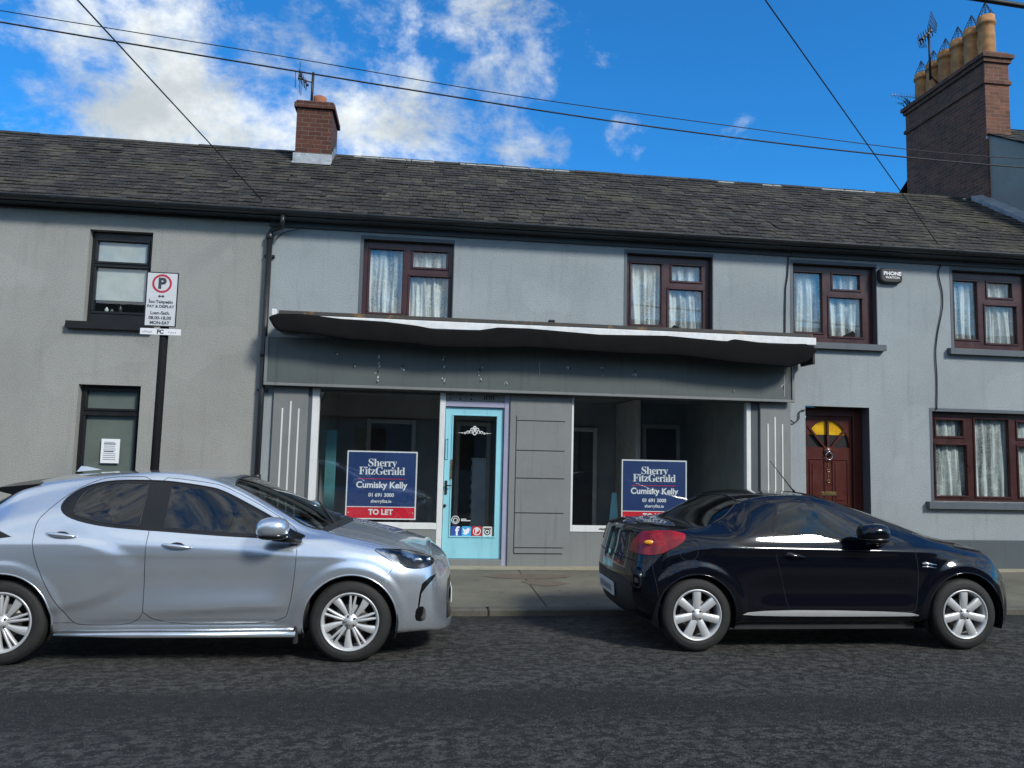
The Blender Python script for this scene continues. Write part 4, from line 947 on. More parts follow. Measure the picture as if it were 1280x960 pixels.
def wheel(root, c, R_, rr, width, kind, mats_seed=0):
    """c: hub centre on the outer face; outward is -Y when c.y < 0"""
    s = 1 if c[1] > 0 else -1
    tf = lambda p: (c[0]+p[0], c[1]+s*p[1], c[2]+p[2])      # p.y: outward distance
    def lathe(mb, prof, n=48, m=0, smooth=True):
        vs = [tf((r*math.cos(2*math.pi*k/n), h, r*math.sin(2*math.pi*k/n))) for r, h in prof for k in range(n)]; L = len(prof)
        fs = [(i*n+k, i*n+(k+1)%n, (i+1)*n+(k+1)%n, (i+1)*n+k) for i in range(L-1) for k in range(n)]
        if s > 0: fs = [f[::-1] for f in fs]
        mb.add(vs, fs, m, smooth)
    w = MB(); w.lathe([(.001,-.09),(.06,-.09)], tf((0,0,0)), 'y', 8); wo = None
    b = MB()
    lathe(b, [(rr-.012,-.02),(rr+.006,-.006),(rr+.022,.002),(rr+.045,.004),(rr+.05,.0015),(rr+.06,.003),(R_-.03,-.004),(R_-.012,-.014),(R_-.004,-.030),(R_,-.045),(R_,-width+.05),(R_-.012,-width+.015),(R_-.05,-width),(rr,-width+.01)])
    for k in range(64):                                # tread blocks at the shoulder
        a = 2*math.pi*k/64; q = []
        for (ra, h) in ((R_-.006,-.022),(R_+.0015,-.05)):
            for da in (-.018, .018): q.append(tf((ra*math.cos(a+da), h+.002, ra*math.sin(a+da))))
        b.add(q, [(0,1,3,2)])
    wh = b.build('wheel', M['tyre'], root, local=True)
    r = MB()
    lathe(r, [(rr-.014,-.018),(rr-.004,.002),(rr+.005,.004),(rr+.008,-.002),(rr+.004,-.012)])      # rim flange
    lathe(r, [(rr-.006,.001),(rr-.016,-.010),(rr-.020,-.10),(rr-.028,-.15)])                            # barrel
    ns = 5 if kind == 'ten' else 7
    def spoke(a, w0, w1, r0, r1, h0, h1, th=.028, twist=0.):
        """tapered bar from hub to rim with chamfered shoulders"""
        prof = []
        n = 6
        for i in range(n+1):
            f = i/n; ra = r0+(r1-r0)*f; ww = w0+(w1-w0)*f; h = h0+(h1-h0)*f+.005*math.sin(math.pi*f); aa = a+twist*f
            ca, sa = math.cos(aa), math.sin(aa)
            for (ox, oh) in ((-ww/2,-th),(-ww/2,-.006),(-ww/2+.006,0),(ww/2-.006,0),(ww/2,-.006),(ww/2,-th)):
                prof.append(tf((ra*ca-ox*sa, h+oh, ra*sa+ox*ca)))
        fs = [(i*6+k, i*6+k+1, (i+1)*6+k+1, (i+1)*6+k) for i in range(n) for k in range(5)]
        if s < 0: fs = [f[::-1] for f in fs]
        r.add(prof, fs, 0, True)
    ph = R(90) if kind == 'seven' else R(14)
    for k in range(ns):
        a = ph+2*math.pi*k/ns
        if kind == 'seven': spoke(a, .058, .072, .045, rr-.010, -.012, -.006)
        else:
            spoke(a-.12, .022, .017, .05, rr-.008, -.010, -.008); spoke(a+.09, .022, .017, .05, rr-.008, -.010, -.008)
            spoke(a+.55, .024, .066, .055, rr-.008, -.016, -.012, twist=.14)
    lathe(r, [(.001,-.001),(.024,-.0015),(.027,-.005),(.0275,-.010),(.056,-.013),(.062,-.020),(.062,-.04)], 32)
    for k in range(5 if kind == 'ten' else 4):
        a = 2*math.pi*(k+.5)/(5 if kind == 'ten' else 4); cc = tf((.043*math.cos(a), -.010, .043*math.sin(a)))
        r.lathe([(.001,s*.006),(.009,s*.005),(.010,-s*.004)], cc, 'y', 8, 1)
    r.build('rim', [M['alloy'], M['alloy_dark']], wh, local=True)
    d_ = MB(); lathe(d_, [(.001,-.062),(.125,-.062),(.128,-.07),(.128,-.085)], 32); lathe(d_, [(.001,-.056),(.06,-.056),(.065,-.065)], 24)
    d_.bbox(*sorted((tf((.05,0,0))[0], tf((.13,0,0))[0])), *sorted((tf((0,-.05,0))[1], tf((0,-.10,0))[1])), c[2]-.06, c[2]+.06, .01)
    d_.build('brake_disc', M['alloy_dark'], wh, local=True)
    k_ = MB(); lathe(k_, [(.001,-.105),(rr-.02,-.11),(rr-.02,-.14)], 32); k_.build('wheel_back', M['black'], wh, local=True)
    return wh
def blob(mb, c, rx, ry, rz, m=0, n=12, sq=2.0, rot=0.):
    """rounded (superelliptic) pad"""
    bm = bmesh.new(); bmesh.ops.create_uvsphere(bm, u_segments=2*n, v_segments=n, radius=1)
    f = lambda v: math.copysign(abs(v)**(2/sq), v)
    cr, sr = math.cos(rot), math.sin(rot)
    for q in bm.verts:
        x, y, z = f(q.co.x)*rx, f(q.co.y)*ry, f(q.co.z)*rz
        q.co = Vector((c[0]+x*cr-z*sr, c[1]+y, c[2]+x*sr+z*cr))
    mb.bm(bm, m, True); return mb
def cabin(root, x_seat, x_rear, floor, belt, hw, x_dash, rear=True):
    b = MB()
    for s in (-1, 1):
        y = s*hw*.44
        blob(b, (x_seat, y, floor+.30), .26, .23, .10, 0, sq=3); blob(b, (x_seat-.25, y, floor+.62), .10, .23, .34, 0, sq=3, rot=.22)
        blob(b, (x_seat-.36, y, floor+.99), .055, .13, .095, 0, sq=2.6, rot=.15); b.tube([(x_seat-.33,y-.05,floor+.85),(x_seat-.35,y-.05,floor+.99)], .008, 6); b.tube([(x_seat-.33,y+.05,floor+.85),(x_seat-.35,y+.05,floor+.99)], .008, 6)
        if rear: blob(b, (x_rear-.36, y, floor+.93), .05, .12, .08, 0, sq=2.6)
    if rear: blob(b, (x_rear-.22, 0, floor+.60), .10, hw*.80, .32, 0, sq=4, rot=.2); blob(b, (x_rear+.05, 0, floor+.30), .26, hw*.80, .10, 0, sq=4)
    b.build('seat', M['seat'], root, local=True)
    b = MB(); b.add([(x_dash+.42,-hw*.86,belt-.05),(x_dash+.42,hw*.86,belt-.05),(x_dash,hw*.86,belt-.02),(x_dash,-hw*.86,belt-.02),(x_dash-.06,-hw*.86,belt-.14),(x_dash-.06,hw*.86,belt-.14),(x_dash+.05,-hw*.86,floor+.1),(x_dash+.05,hw*.86,floor+.1)],
        [(0,1,2,3),(3,2,5,4),(4,5,7,6)])
    b.quad((x_rear-.5,-hw*.87,floor),(x_dash+.4,-hw*.87,floor),(x_dash+.4,hw*.87,floor),(x_rear-.5,hw*.87,floor))
    for s in (-1, 1): b.quad((x_rear-.3,s*hw*.88,floor),(x_dash+.3,s*hw*.88,floor),(x_dash+.3,s*hw*.88,belt-.03),(x_rear-.3,s*hw*.88,belt-.01))
    b.build('dashboard', M['plastic'], root, local=True)
    b = MB(); cx, cy, cz, r_ = x_dash-.16, -hw*.44, belt-.02, .18; a = .42
    pts = [(cx+r_*math.sin(q)*-math.sin(a)*1., cy+r_*math.cos(q), cz+r_*math.sin(q)*math.cos(a)) for q in [2*math.pi*k/28 for k in range(29)]]
    b.tube(pts, .015, 8, cap=False); b.tube([(cx,cy,cz),(cx+.2,cy,cz-.1)], .03, 8)
    for q in (.2, math.pi-.2, -math.pi/2): b.tube([(cx,cy,cz),(cx-r_*math.sin(q)*math.sin(a),cy+r_*math.cos(q),cz+r_*math.sin(q)*math.cos(a))], .013, 6)
    b.build('steering_wheel', M['plastic'], root, local=True)
def arch_liner(root, x, z, Ra, y_out, depth=.26):
    n = 24
    for s in (-1, 1):
        b = MB(); vs = []
        for yy, r in ((s*y_out, Ra+.004), (s*(y_out-.02), Ra+.012), (s*(y_out-depth), Ra+.012), (s*(y_out-depth), .0)):
            for k in range(n+1):
                a = -.35+(math.pi+.7)*k/n; vs.append((x+r*math.cos(a), yy, z+r*math.sin(a)))
        b.add(vs, [(i*(n+1)+k, i*(n+1)+k+1, (i+1)*(n+1)+k+1, (i+1)*(n+1)+k) for i in range(3) for k in range(n)], 0, True)
        b.build('wheel_arch_liner', M['black'], root, local=True)
def mirror_(root, c, sx, m_paint, parent=None):
    for s in (-1, 1):
        b = MB(); blob(b, (c[0], s*c[1], c[2]), .105*sx, .115, .080, 0, 14, 2.5, .04); o = b.build('wing_mirror', m_paint, root, local=True)
        b = MB(); blob(b, (c[0]+.005, s*c[1], c[2]-.052), .100*sx, .108, .034, 0, 12, 2.5); b.tube([(c[0]+.02,s*c[1],c[2]-.05),(c[0]+.10,s*(c[1]-.09),c[2]-.085),(c[0]+.17,s*(c[1]-.16),c[2]-.10)], [.05,.036,.042], 10); b.build('mirror_foot', M['trim_black'], o, local=True)
def handle(root, S, x, z, w, m_, cup):
    uv = np.array(S.inv([(x, z)])); p = S.at(uv)[0]; n = S.nrm(uv)[0]
    for s in (-1, 1):
        b = MB(); c = p+n*.018
        pts = [(c[0]+w*(f-.5), s*(c[1]-.014*(2*f-1)**2), c[2]-.10*w*(f-.5)) for f in [k/8 for k in range(9)]]
        b.tube(pts, [.007,.013,.016,.017,.017,.016,.014,.011,.006], 10)
        o = b.build('door_handle', m_, root, local=True)
        b = MB(); c = p+n*.001; k = 20
        b.add([(c[0]+w*.27*math.cos(2*math.pi*q/k), s*(c[1]+.0015), c[2]+.034*math.sin(2*math.pi*q/k)) for q in range(k)], [tuple(range(k)) if s > 0 else tuple(range(k))[::-1]]); b.build('handle_cup', cup, o, local=True)

# ---------------- silver hatchback
hw = .872
def mid(x, *yz): return [(x, y, z) for y, z in yz]
low = lambda a=0: [(.745,.19+a),(.848,.255+a),(.868,.45),(.872,.66)]
us = [-3.75,-3.35,-3.0,-2.75,-2.5,-2.15,-1.75,-1.2,-.85,-.55,-.35,-.12,.1,.35,.55,.82,1.12,1.5]
rows = [
 [(-3.10,0,.31),(-3.13,0,.36),(-3.15,0,.50),(-3.14,0,.70),(-3.10,0,.86),(-3.05,0,.95),(-3.02,0,.98),(-3.0,0,1.0),(-2.99,0,1.02),(-2.98,0,1.03)],
 [(-3.06,.35,.31),(-3.10,.40,.36),(-3.12,.41,.50),(-3.11,.41,.70),(-3.07,.40,.86),(-3.02,.38,.95),(-2.99,.35,.98),(-2.97,.31,1.0),(-2.96,.16,1.02),(-2.95,0,1.03)],
 [(-2.96,.60,.29),(-3.00,.67,.34),(-3.02,.70,.48),(-3.01,.71,.68),(-2.98,.69,.85),(-2.95,.64,.95),(-2.91,.59,1.0),(-2.88,.53,1.035),(-2.87,.28,1.06),(-2.86,0,1.07)],
 mid(-2.75,(.70,.25),(.79,.31),(.84,.46),(.858,.66),(.838,.84),(.78,.955),(.69,1.035),(.60,1.12),(.32,1.165),(0,1.18)),
 mid(-2.5,(.72,.22),(.82,.28),(.862,.45),(.872,.66),(.852,.84),(.795,1.0),(.66,1.17),(.56,1.275),(.3,1.315),(0,1.325)),
 mid(-2.15,(.735,.20),(.84,.26),(.867,.45),(.872,.66),(.856,.84),(.79,1.06),(.625,1.27),(.52,1.345),(.28,1.368),(0,1.374)),
 mid(-1.75,*low(),(.857,.84),(.80,.99),(.607,1.350),(.515,1.383),(.28,1.394),(0,1.396)),
 mid(-1.2,*low(),(.857,.83),(.80,.95),(.607,1.325),(.515,1.366),(.28,1.382),(0,1.385)),
 mid(-.85,*low(),(.857,.82),(.80,.93),(.628,1.183),(.555,1.237),(.3,1.285),(0,1.298)),
 mid(-.55,*low(),(.857,.81),(.80,.922),(.692,1.022),(.625,1.078),(.34,1.155),(0,1.178)),
 mid(-.35,*low(),(.857,.80),(.802,.915),(.745,.945),(.69,.985),(.38,1.062),(0,1.09)),
 mid(-.12,*low(),(.857,.79),(.80,.895),(.755,.925),(.685,.945),(.38,.982),(0,.998)),
 mid(.1,(.742,.19),(.842,.26),(.865,.45),(.871,.63),(.852,.765),(.793,.858),(.735,.885),(.655,.905),(.36,.94),(0,.952)),
 mid(.35,(.73,.195),(.825,.25),(.85,.42),(.855,.59),(.83,.715),(.765,.81),(.70,.837),(.62,.852),(.34,.882),(0,.892)),
 mid(.55,(.665,.20),(.755,.24),(.772,.39),(.772,.55),(.752,.67),(.70,.762),(.635,.787),(.56,.80),(.3,.822),(0,.83)),
 [(.665,.54,.17),(.70,.60,.21),(.69,.62,.36),(.685,.615,.52),(.675,.585,.635),(.655,.54,.725),(.638,.50,.75),(.628,.44,.762),(.622,.24,.778),(.62,0,.785)],
 [(.75,.32,.15),(.785,.36,.195),(.765,.37,.35),(.765,.37,.50),(.755,.345,.615),(.727,.32,.695),(.712,.29,.718),(.70,.26,.73),(.692,.14,.742),(.69,0,.747)],
 [(.765,0,.145),(.81,0,.195),(.785,0,.35),(.79,0,.49),(.78,0,.61),(.755,0,.69),(.742,0,.705),(.735,0,.715),(.727,0,.725),(.722,0,.73)]]
WF, WR, WZ, RA = 0., -2.497, .300, .358
def bump_s(p, uv):
    x, z = p[:,0], p[:,2]; o = np.zeros(len(x)); below = 1-sst(.86, .95, z)
    for wx in (WF, WR):
        r = np.hypot(x-wx, z-WZ); o += .010*(1-sst(RA+.045, RA+.105, r))*below
    q = np.hypot((x+2.50)/1.02, (z-.66)/.34); o += .018*(1-sst(.78, .98, q))*below
    q = np.hypot((x-.02)/.72, (z-.60)/.32); o += .010*(1-sst(.55, 1.0, q))*below
    mx_ = sst(-2.1, -1.6, x)*(1-sst(-.62, -.40, x))
    o -= .014*mx_*np.exp(-((z-.60)/.16)**2)
    zl = .37+.05*sst(-1.9,-.5,x); o += .016*mx_*sst(-1.9, -1.0, x)*np.where(z > zl, np.exp(-((z-zl)/.10)**2), np.exp(-((z-zl)/.035)**2))
    o -= .012*mx_*np.exp(-((z-.29)/.02)**2)
    o += .007*sst(-2.3,-1.6,x)*(1-sst(-.2,.1,x))*np.where(z > .80, np.exp(-((z-.80)/.10)**2), np.exp(-((z-.80)/.03)**2))
    return o
S1 = Surf(us, rows, bump_s)
c1 = thing('parked_car', (-.482, 6.852, 0), 'silver hatchback parked nose to the right below the parking sign', 'car', 'cars parked along the kerb')
def circ(x, z, r, n=40): return [(x+r*math.cos(2*math.pi*k/n), z+r*math.sin(2*math.pi*k/n)) for k in range(n)]
def archpoly(S, x, z, r):
    a0 = math.asin(min(.99, (z-.05)/r)) if r > z else 0
    pts = [(x+r*math.cos(a), z+r*math.sin(a)) for a in np.linspace(-.30, math.pi+.30, 40)]
    uv = S.inv(pts); return uv+[(uv[-1][0]-.0, -0.01), (uv[0][0], -0.01)]
trim = smooth_poly([(-2.20,1.135),(-2.12,1.058),(-1.876,.997),(-1.55,.972),(-1.44,.966),(-.975,.934),(-.738,.924),(-.40,.916),(-.372,.935),(-.40,.945),(-.489,.975),(-.649,1.070),(-.849,1.170),(-1.045,1.265),(-1.15,1.293),(-1.382,1.325),(-1.533,1.336),(-1.83,1.334),(-2.014,1.305),(-2.15,1.232)], 2)
gr = smooth_poly([(-2.085,1.10),(-2.075,1.075),(-1.87,1.022),(-1.60,.998),(-1.60,.998),(-1.60,1.316),(-1.60,1.316),(-1.83,1.314),(-1.99,1.285),(-2.075,1.225)], 2)
gf = smooth_poly([(-1.425,.992),(-1.425,.992),(-.95,.957),(-.57,.946),(-.53,.968),(-.67,1.052),(-.86,1.148),(-1.05,1.238),(-1.15,1.268),(-1.42,1.302),(-1.425,1.30)], 1)
dre = [(-1.505,.282),(-1.514,.542),(-1.523,.958),(-1.527,1.362),(-1.83,1.362),(-1.996,1.335),(-2.161,1.235),(-2.289,1.09),(-2.334,1.0),(-2.302,.806),(-2.16,.519),(-2.047,.365),(-1.99,.30),(-1.93,.282)]
dfr = [(-1.505,.282),(-1.514,.542),(-1.523,.958),(-1.527,1.362),(-1.382,1.352),(-1.13,1.322),(-1.03,1.293),(-.83,1.198),(-.62,1.087),(-.46,.99),(-.422,.93),(-.422,.67),(-.446,.444),(-.494,.28)]
hl = smooth_poly([(.146,.845),(.26,.842),(.40,.828),(.545,.792),('x',)][:4]+[(.625,.755),(.632,.725),(.60,.70),(.50,.690),(.40,.705),(.30,.752),(.22,.80)], 1)
polys = [('arch', archpoly(S1, WF, WZ, RA)), ('arch', archpoly(S1, WR, WZ, RA)),
 ('glass_front', S1.poly(gf)), ('glass_rear', S1.poly(gr)), ('trim', S1.poly(trim)), ('headlight', S1.poly(hl, .02)),
 ('windscreen', [(-1.01,9.0),(-1.01,8.0),(-.98,7.15),(-.6,7.12),(-.27,7.1),(-.20,8),(-.15,9.0)]), ('cowl', [(-.15,9),(-.20,8),(-.27,7.1),(-.21,7.02),(-.12,8),(-.07,9.0)]),
 ('hood', [(-.07,9),(-.12,8),(-.20,6.95),(-.05,6.55),(.1,6.3),(.3,6.1),(.5,6.0),(.7,5.75),(.9,5.55),(1.2,5.4),(1.5,5.4),(1.5,9)]),
 ('hatch_glass', [(-2.60,9),(-2.60,6.75),(-2.8,6.35),(-3.0,6.2),(-3.1,9)]), ('tail_lamp', [(-2.47,4.45),(-2.56,4.75),(-2.72,5.25),(-3.1,5.3),(-3.3,4.6),(-3.1,3.9),(-2.7,4.3)]),
 ('fog', S1.poly(smooth_poly([(.50,.40),(.49,.30),(.54,.28),(.585,.30),(.57,.40)], 1), .02)),
 ('scoop', S1.poly([(.655,.634),(.60,.622),(.54,.575),(.522,.50),(.512,.40),(.526,.40),(.538,.50),(.575,.548),(.62,.592)], .02)),  # bumper crease drawn as a black strip
 ('grille', [(.99,1.3),(1.03,2.4),(1.07,3.4),(1.5,3.7),(1.5,1.1)]),
 ('door_rear', S1.poly(smooth_poly(dre, 2))), ('door_front', S1.poly(smooth_poly(dfr, 2))),
 ('bumper_front', S1.inv([(.335,.745),(.30,.69),(.262,.643)])+[(.25,0),(1.5,0),(1.5,5.4),(1.2,5.4),(.9,5.55),(.7,5.55),(.55,5.1)]),
 ('bumper_rear', [(-3.75,0),(-2.6,0),(-2.78,2.2),(-2.9,2.9),(-3.75,3.0)])]
uv1, pn1 = cut_panels(S1, polys)
P1 = M['paint_silver']
body = panel_mesh(S1, uv1, pn1['body'], 'body', P1, c1)
panel_mesh(S1, uv1, pn1['hood'], 'bonnet', P1, c1); panel_mesh(S1, uv1, pn1['bumper_front'], 'bumper', P1, c1); panel_mesh(S1, uv1, pn1['bumper_rear'], 'bumper', P1, c1)
panel_mesh(S1, uv1, pn1['windscreen'], 'windscreen', M['screen_glass'], c1); panel_mesh(S1, uv1, pn1['cowl'], 'cowl', M['plastic'], c1); panel_mesh(S1, uv1, pn1['hatch_glass'], 'rear_window', M['trim_black'], c1)
panel_mesh(S1, uv1, pn1['grille'], 'grille', M['trim_black'], c1); [panel_mesh(S1, uv1, pn1['scoop'], 'bumper_crease', M['trim_black'], c1, (s,)) for s in (-1, 1)]
for s in (-1, 1):
    for nm in ('door_rear', 'door_front'):
        do = panel_mesh(S1, uv1, pn1[nm], 'door', P1, c1, (s,))
        panel_mesh(S1, uv1, pn1[nm.replace('door', 'glass')], 'window', M['car_glass'], do, (s,))
    panel_mesh(S1, uv1, pn1['trim'], 'window_surround', M['trim_black'], c1, (s,)); panel_mesh(S1, uv1, pn1['headlight'], 'headlight', M['headlamp'], c1, (s,))
    panel_mesh(S1, uv1, pn1['tail_lamp'], 'tail_lamp', M['trim_black'], c1, (s,)); panel_mesh(S1, uv1, pn1['fog'], 'fog_lamp', M['headlamp'], c1, (s,))
b = MB()
seam(b, S1, smooth_poly(dre, 2), .0028, True); seam(b, S1, smooth_poly(dfr, 2), .0026, True); seam(b, S1, [(.335,.745),(.30,.69),(.262,.643)], .0022)
seam(b, S1, [('uv',-.20,6.95),('uv',-.05,6.55),('uv',.1,6.3),('uv',.3,6.1),('uv',.5,6.0),('uv',.7,5.75)], .0026); seam(b, S1, hl, .0035, True); seam(b, S1, trim, .006, True)
seam(b, S1, [(-2.136,.302),(-1.99,.30)], .002)
seam(b, S1, [('uv',-1.01,9),('uv',-1.01,8),('uv',-.98,7.15),('uv',-.6,7.12),('uv',-.27,7.1)], .009)
b.build('shut_line', M['seam'], c1, local=True)
b = MB(); seam(b, S1, gf, .005, True); seam(b, S1, gr, .005, True); b.build('window_seal', M['plastic'], c1, local=True)
arch_liner(c1, WF, WZ, RA, hw-.012); arch_liner(c1, WR, WZ, RA, hw-.012)
b = MB()                                               # rolled edge of each wheel arch
for wx in (WF, WR):
    uvp = np.array(S1.inv([(wx+RA*math.cos(a), WZ+RA*math.sin(a)) for a in np.linspace(-.27, math.pi+.27, 44)])); P = S1.at(uvp)
    for s in (-1, 1): b = MB(); b.tube([(p[0], s*(p[1]-.003), p[2]) for p in P], .007, 6); b.build('arch_lip', P1, c1, local=True)
b = MB(); b.box(-2.9, .42, -.70, .70, .20, .26); b.build('underbody', M['black'], c1, local=True)
for s in (-1, 1): b = MB(); b.bbox(-.42, -.385, *sorted((s*.86, s*.62)), .135, .30, .008); b.build('mud_flap', M['plastic'], c1, local=True)
for s in (-1, 1): b = MB(); b.tube([(-2.12, s*.855, .215), (-1.6, s*.868, .212), (-.40, s*.868, .212)], [.012,.022,.022], 8); b.build('sill', P1, c1, local=True)
for x in (WF, WR):
    for s in (-1, 1): wheel(c1, (x, s*(hw-.012), WZ), .312, .213, .185, 'ten')
mirror_(c1, (-.585, .985, 1.015), 1.15, P1)
handle(c1, S1, -2.125, .925, .215, P1, M['seam']); handle(c1, S1, -1.30, .855, .215, P1, M['seam'])
# roof spoiler, shark fin, wiper
b = MB(); n = 14; vs = []
for i in range(n+1):
    y = -.60+1.2*i/n; k = 1-(abs(y)/.62)**4*.35
    vs += [(-2.42, y, 1.343*1.0-.05*(y/.6)**2), (-2.72+.06*(1-k), y, 1.292-.03*(y/.6)**2), (-2.73+.06*(1-k), y, 1.262-.03*(y/.6)**2), (-2.60, y, 1.245-.04*(y/.6)**2)]
b.add(vs, [(4*i+k, 4*i+(k+1)%4, 4*(i+1)+(k+1)%4, 4*(i+1)+k) for i in range(n) for k in range(4)] + [(0,1,2,3), (4*n+3,4*n+2,4*n+1,4*n)], 0, False)
b.build('spoiler', M['trim_black'], c1, local=True, fixn=True)
b = MB(); b.add([(-2.40,-.02,1.37),(-2.20,-.02,1.392),(-2.20,.02,1.392),(-2.40,.02,1.37),(-2.375,0,1.418),(-2.33,0,1.416)], [(0,1,5,4),(2,3,4,5),(1,2,5),(3,0,4)], 0, False); b.build('roof_antenna', P1, c1, local=True)
b = MB(); b.tube([(-.17,-.45,.985),(-.30,-.1,1.075),(-.42,.3,1.13)], .008, 6); b.tube([(-.12,-.47,.965),(-.17,-.45,.985)], .014, 6); b.build('wiper', M['plastic'], c1, local=True)
b = MB(); b.bbox(.79, .802, -.26, .26, .33, .45, .004); b.build('number_plate', M['plate'], c1, local=True)
for s in (-1, 1):
    for (x, z, rx, rz) in ((.50,.748,.040,.026),(.585,.742,.022,.026)):
        uvp = np.array(S1.inv([(x, z)])); p = S1.at(uvp)[0]; nn = S1.nrm(uvp)[0]
        b = MB(); blob(b, (p[0], s*(p[1]-.006), p[2]), rx, .016, rz, 0, 10); b.build('lamp_reflector', M['chrome'], [o for o in c1.children if o.name.startswith('headlight')][0 if s < 0 else 1], local=True)
cabin(c1, -1.12, -1.85, .24, .93, hw, -.62)

# ---------------- black coupe-cabriolet
hw2 = .8425
lo2 = [(.76,.22),(.825,.29),(.838,.42),(.8425,.60)]
us2 = [-1.25,-.80,-.45,-.2,.05,.30,.55,.82,1.2,1.45,1.74,2.0,2.2,2.44,2.7,3.1,3.5,3.9]
rows2 = [
 [(-.42,0,.20),(-.52,0,.27),(-.56,0,.40),(-.565,0,.55),(-.555,0,.66),(-.52,0,.80),(-.495,0,.925),(-.465,0,.965),(-.42,0,.985),(-.38,0,.99)],
 [(-.40,.38,.20),(-.49,.42,.27),(-.53,.44,.40),(-.535,.44,.55),(-.525,.44,.66),(-.495,.43,.80),(-.465,.41,.925),(-.435,.37,.96),(-.40,.2,.982),(-.36,0,.987)],
 [(-.30,.62,.20),(-.37,.68,.27),(-.41,.715,.40),(-.415,.72,.55),(-.405,.71,.67),(-.385,.675,.81),(-.36,.625,.93),(-.34,.55,.967),(-.32,.3,.985),(-.30,0,.99)],
 mid(-.2,(.71,.20),(.78,.28),(.805,.42),(.812,.58),(.80,.74),(.765,.885),(.70,.965),(.60,.985),(.32,.998),(0,1.0)),
 mid(.05,(.745,.2),(.812,.28),(.832,.42),(.838,.6),(.832,.785),(.795,.92),(.71,.988),(.60,1.0),(.32,1.005),(0,1.005)),
 mid(.30,*lo2,(.837,.80),(.80,.93),(.668,1.035),(.568,1.105),(.32,1.150),(0,1.16)),
 mid(.55,*lo2,(.838,.80),(.80,.935),(.612,1.195),(.505,1.243),(.28,1.262),(0,1.268)),
 mid(.82,*lo2,(.838,.80),(.80,.93),(.60,1.253),(.50,1.291),(.28,1.306),(0,1.310)),
 mid(1.2,*lo2,(.838,.795),(.797,.92),(.602,1.245),(.51,1.280),(.28,1.297),(0,1.301)),
 mid(1.45,*lo2,(.838,.79),(.797,.905),(.617,1.168),(.54,1.212),(.3,1.255),(0,1.266)),
 mid(1.74,*lo2,(.838,.78),(.797,.89),(.658,1.060),(.588,1.108),(.33,1.163),(0,1.178)),
 mid(2.0,*lo2,(.838,.765),(.797,.87),(.708,.968),(.64,1.012),(.36,1.078),(0,1.098)),
 mid(2.2,*lo2,(.837,.75),(.793,.85),(.735,.91),(.665,.94),(.38,.997),(0,1.015)),
 mid(2.44,(.76,.22),(.825,.29),(.838,.42),(.84,.58),(.83,.73),(.783,.825),(.715,.87),(.625,.893),(.36,.925),(0,.935)),
 mid(2.7,(.73,.18),(.80,.25),(.815,.40),(.82,.55),(.805,.68),(.755,.785),(.685,.83),(.60,.848),(.33,.872),(0,.88)),
 [(2.92,.58,.13),(2.97,.65,.20),(2.97,.67,.35),(2.965,.67,.50),(2.95,.65,.61),(2.92,.61,.695),(2.895,.56,.735),(2.88,.48,.755),(2.87,.26,.78),(2.87,0,.787)],
 [(3.08,.38,.12),(3.14,.42,.20),(3.14,.43,.34),(3.13,.43,.48),(3.11,.42,.575),(3.07,.39,.64),(3.04,.35,.67),(3.015,.3,.69),(3.005,.16,.705),(3.0,0,.71)],
 [(3.14,0,.12),(3.21,0,.20),(3.21,0,.34),(3.20,0,.48),(3.18,0,.57),(3.14,0,.625),(3.11,0,.645),(3.09,0,.66),(3.075,0,.672),(3.065,0,.678)]]
BW0, BW1, BZ, RB0, RB1 = 0., 2.442, .298, .338, .362
def bump_b(p, uv):
    x, z = p[:,0], p[:,2]; o = np.zeros(len(x)); below = 1-sst(.80, .90, z)
    for wx, ra in ((BW0, RB0), (BW1, RB1)):
        r = np.hypot(x-wx, z-BZ); o += .020*(1-sst(ra+.045, ra+.125, r))*below
    o -= .018*np.exp(-((z-.50)/.12)**2)*sst(.35, .7, x)*(1-sst(1.85, 2.1, x))
    o += .012*np.exp(-((z-.845)/.035)**2)*sst(-.1, .3, x)*(1-sst(2.1, 2.5, x))
    return o
S2 = Surf(us2, rows2, bump_b)
c2 = thing('parked_car', (2.363, 7.05, 0), 'black two door coupe parked facing right, its red tail lamp beside the doorway', 'car', 'cars parked along the kerb')
g2 = smooth_poly([(.735,.972),(.735,.972),(.95,.958),(1.58,.925),(1.86,.905),(1.93,.915),(1.90,.955),(1.743,1.040),(1.445,1.148),(1.20,1.222),(.953,1.233),(.835,1.233),(.83,1.233),(.77,1.09)], 1)
d2 = [(.705,.985),(.676,.865),(.769,.515),(.807,.345),(.84,.325),(1.94,.318),(1.979,.34),(2.005,.586),(1.992,.813),(1.965,.905),(1.86,.905),(1.58,.925),(.95,.958)]
lamp = [(-.050,.735,.935),(-.135,.79,.868),(-.30,.765,.785),(-.41,.665,.768),(-.485,.47,.772),(-.475,.48,.84),(-.425,.52,.93),(-.36,.58,.965),(-.26,.655,.980),(-.15,.70,.975)]
strip = smooth_poly([(.36,.298),(.46,.330),(.98,.342),(1.9,.322),(2.03,.292),(1.9,.285),(.9,.286)], 1)
hl2 = [(2.80,.63,.80),(2.92,.60,.715),(3.0,.55,.655),(3.06,.45,.625),(3.05,.40,.665),(2.96,.50,.735),(2.87,.56,.78)]
